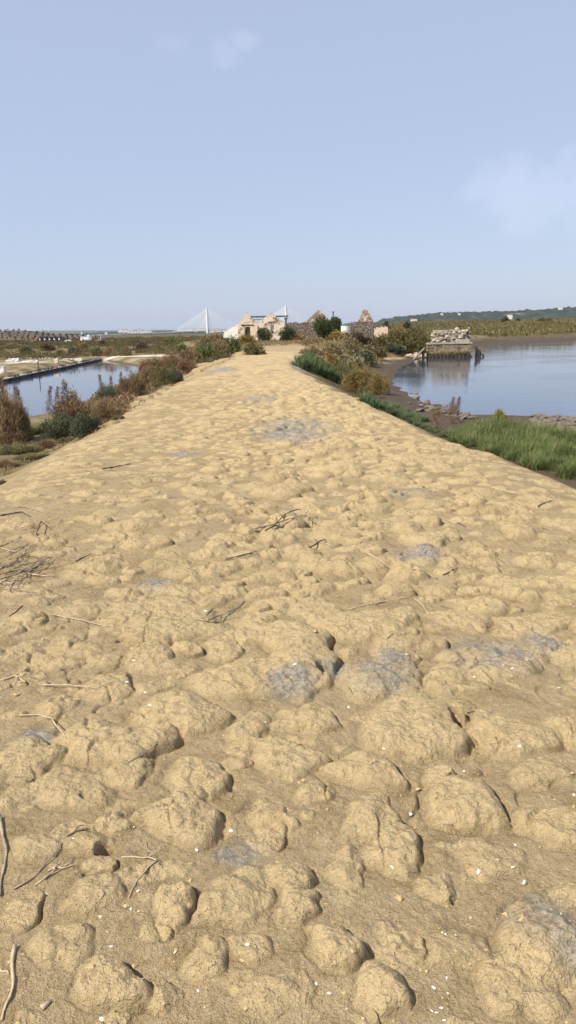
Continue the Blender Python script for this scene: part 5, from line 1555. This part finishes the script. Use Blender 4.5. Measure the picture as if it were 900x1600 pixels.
for i in range(46):                      # heap of driftwood twigs at the left
    cx_, cy_ = random.gauss(28, 26), random.gauss(888, 24); L_ = random.uniform(25, 75); a = random.gauss(-0.42, 0.42)
    x0, y0, x1, y1 = cx_ - L_ / 2 * math.cos(a), cy_ - L_ / 2 * math.sin(a) * 0.6, cx_ + L_ / 2 * math.cos(a), cy_ + L_ / 2 * math.sin(a) * 0.6
    mm = ['twig_grey', 'twig_pale', 'twig_dark', 'twig_grey'][i % 4]
    T([(x0, y0), ((x0 + x1) / 2 + random.uniform(-3, 3), (y0 + y1) / 2 + random.uniform(-3, 3)), (x1, y1)], random.choice([.003, .004, .006]), mm, {'twig_grey': 'grey twig in the driftwood heap at the left border', 'twig_pale': 'pale straw in the driftwood heap at the left border', 'twig_dark': 'dark twig in the driftwood heap at the left border'}[mm],
      lift=0.5 + (i % 6) * 1.2, branches=[(random.uniform(.3, .8), random.choice([-.7, .7]), random.uniform(.03, .09))], group='driftwood heap')

# shells: shallow ribbed half-clams
def shell_mesh(seed):
    g = np.random.default_rng(seed); nu, nv = 14, 6; V = []; Fs = []
    for side in (1, 0):
        for j in range(nv):
            t = j / (nv - 1)
            for i in range(nu):
                a = 2 * math.pi * i / nu; rr_ = t * (1 + 0.05 * math.cos(10 * a)) * (1 - 0.18 * math.cos(a) ** 2 * (math.sin(a) < 0))
                z = 0.42 * math.sqrt(max(0, 1 - t * t)) * (1 + 0.06 * math.cos(12 * a) * t); y_off = 0.12 * (1 - t)
                V.append((rr_ * math.cos(a), rr_ * 0.78 * math.sin(a) - y_off, z if side else z - 0.12 * (1 - t * 0.75) - 0.02))
    for s in (0, 1):
        o = s * nu * nv
        for j in range(nv - 1):
            for i in range(nu):
                q = [o + j * nu + i, o + j * nu + (i + 1) % nu, o + (j + 1) * nu + (i + 1) % nu, o + (j + 1) * nu + i]; Fs.append(q if s else q[::-1])
    for i in range(nu): Fs.append([(nv - 1) * nu + i, (nv - 1) * nu + (i + 1) % nu, nu * nv + (nv - 1) * nu + (i + 1) % nu, nu * nv + (nv - 1) * nu + i][::-1])
    V = np.array(V) * (1 + g.normal(0, 0.03, (len(V), 1)))
    return mesh_np('shell', V, np.array(Fs), MAT['shell'], True)


MAT['shell_dull'] = noisy('shell_cream', (0.50, 0.42, 0.30), (0.68, 0.60, 0.48), 60, rough=0.7)
shm = [shell_mesh(i) for i in range(5)]
for i in (1, 3): shm[i].materials[0] = MAT['shell_dull']
SH = [(819, 1382, 15, 'largest white shell standing on edge at the lower right'), (801, 1355, 10, 'white shell just above the largest shell'), (748, 1362, 11, 'broken pale shell left of the largest shell'),
      (613, 1355, 10, 'white shell below the right double lump'), (641, 1272, 9, 'small shell right of the double lump'), (812, 1166, 9, 'shell at the foot of the lump right of the deepest crack'),
      (691, 1457, 6, None), (696, 1460, 6, None), (712, 1461, 6, None), (678, 1543, 10, None), (698, 1528, 8, None), (700, 1552, 7, None), (675, 1580, 7, None), (682, 1582, 8, None), (690, 1575, 9, None), (694, 1594, 7, None),
      (515, 1552, 10, 'flat shell splinter at the bottom below the grey brown lump'), (494, 1538, 8, 'small round shell left of the bottom middle lump'), (567, 1591, 8, 'shell on the bottom border in the middle'), (600, 1170, 7, 'tiny shell between two middle lumps'),
      (725, 1205, 6, 'tiny shell on the upper slope of the large right lump'), (897, 1242, 8, 'shell at the right border'), (805, 1320, 6, 'faint shell above the shell pair at right'), (415, 1129, 8, 'shell on the lump left of the middle crack'),
      (361, 1298, 10, 'square white shell piece right of the left double lump'), (308, 1328, 9, 'thin white shell above the grey stain'), (72, 1397, 11, 'white shell fragments below the twig bundle'), (216, 1392, 9, 'white shell right of the forked twig arm'),
      (205, 1420, 11, 'curved white shell below the forked twig'), (174, 1479, 8, 'white pebble like shell on the lower left flat'), (387, 1476, 11, 'bright round shell on the lower middle flat'), (274, 1487, 9, 'pale stone like shell under the oval lump'),
      (159, 1592, 10, 'shell at the bottom border left of the middle'), (209, 1292, 6, 'tiny shell left of the left double lump'), (310, 1548, 7, 'tiny shell near the bottom left middle'), (157, 1432, 6, 'speck of shell left of the oval lump'), (115, 1310, 7, 'speck of shell by the dark forked twig'),
      (322, 955, 9, 'pale rounded shell next to the twisted grey root'), (210, 1032, 9, 'white shell left of the dark crack on the upper lumps'), (199, 1066, 10, 'white shell at the right end of the long thin stick'), (227, 1082, 8, 'upper of two shells below the long thin stick'), (235, 1102, 9, 'lower of two shells below the long thin stick'),
      (461, 1038, 10, 'white shell on the grey rock by the middle crack'), (874, 1075, 9, 'white shell near the right border below the grey rock'), (800, 1045, 8, 'small shell under the big grey rock'), (741, 1058, 7, 'tiny shell left below the big grey rock'), (545, 1105, 8, 'shell in the hollow right of the middle lump')]
for i, (px, py, w, lab) in enumerate(SH):
    p = atg(px, py); s = 0.86 * w / 2 * float(np.dot(p - EYE, fwd)) / F
    o = link('shell', shm[i % 5]); o.location = (p[0], p[1], p[2] + s * 0.02); o.scale = (s, s * random.uniform(0.55, 1.0), s * random.uniform(0.7, 1.1))
    o.rotation_euler = (random.uniform(-.35, .35), random.uniform(-.35, .35), random.uniform(0, 6.28))
    if i == 0: o.rotation_euler = (1.1, 0.2, 0.9); o.location.z += s * 0.5
    tag(o, lab or 'tiny white shell in the sprinkle of shells at the bottom right', 'shell', 'shells on the path' if lab else 'sprinkle of shells at the bottom right')

# crumbs of dry mud
m_ = MB(); cs, ss = [], []
for k in range(1500):
    y = 1.0 + 5.5 * random.random() ** 1.6; x = random.uniform(-0.55, 0.55) * (y + 0.6)
    s = min(0.016, 0.0028 * math.exp(random.gauss(0, 0.55)) * (1 + 0.10 * y)); cs.append((x, y, gz(x, y) + s * 0.2)); ss.append((s * 1.2, s, s * 0.8))
bmv = None
stone_set(m_, cs[:1], ss[:1], 1)
lowV = np.array([[1, 0, 0], [-1, 0, 0], [0, 1, 0], [0, -1, 0], [0, 0, 1], [0, 0, -1]], float); lowF = np.array([[0, 2, 4], [2, 1, 4], [1, 3, 4], [3, 0, 4], [2, 0, 5], [1, 2, 5], [3, 1, 5], [0, 3, 5]])
for c, s in zip(cs[1:], ss[1:]): m_.add((lowV + rng.normal(0, 0.22, (6, 3))) * np.array(s) + np.array(c), lowF)
tag(m_.build('crumbs', MAT['clod']), 'loose crumbs of dry mud strewn over the path', 'gravel', kind='stuff')

# ------------------------------------------------------------------ air
hz_ = MB(); hz_.box((0, 0, 60.0), (19600, 19600, 132.0))
hm = bpy.data.materials.new('haze'); hm.use_nodes = True; t = hm.node_tree; t.nodes.clear()
o_ = t.nodes.new('ShaderNodeOutputMaterial'); v_ = t.nodes.new('ShaderNodeVolumePrincipled')
v_.inputs['Color'].default_value = (0.72, 0.83, 1.0, 1); v_.inputs['Density'].default_value = 0.000035; v_.inputs['Anisotropy'].default_value = 0.0
t.links.new(v_.outputs[0], o_.inputs['Volume'])
tag(hz_.build('haze', hm), 'pale bluish haze over the far marsh and hills', 'haze', kind='stuff')
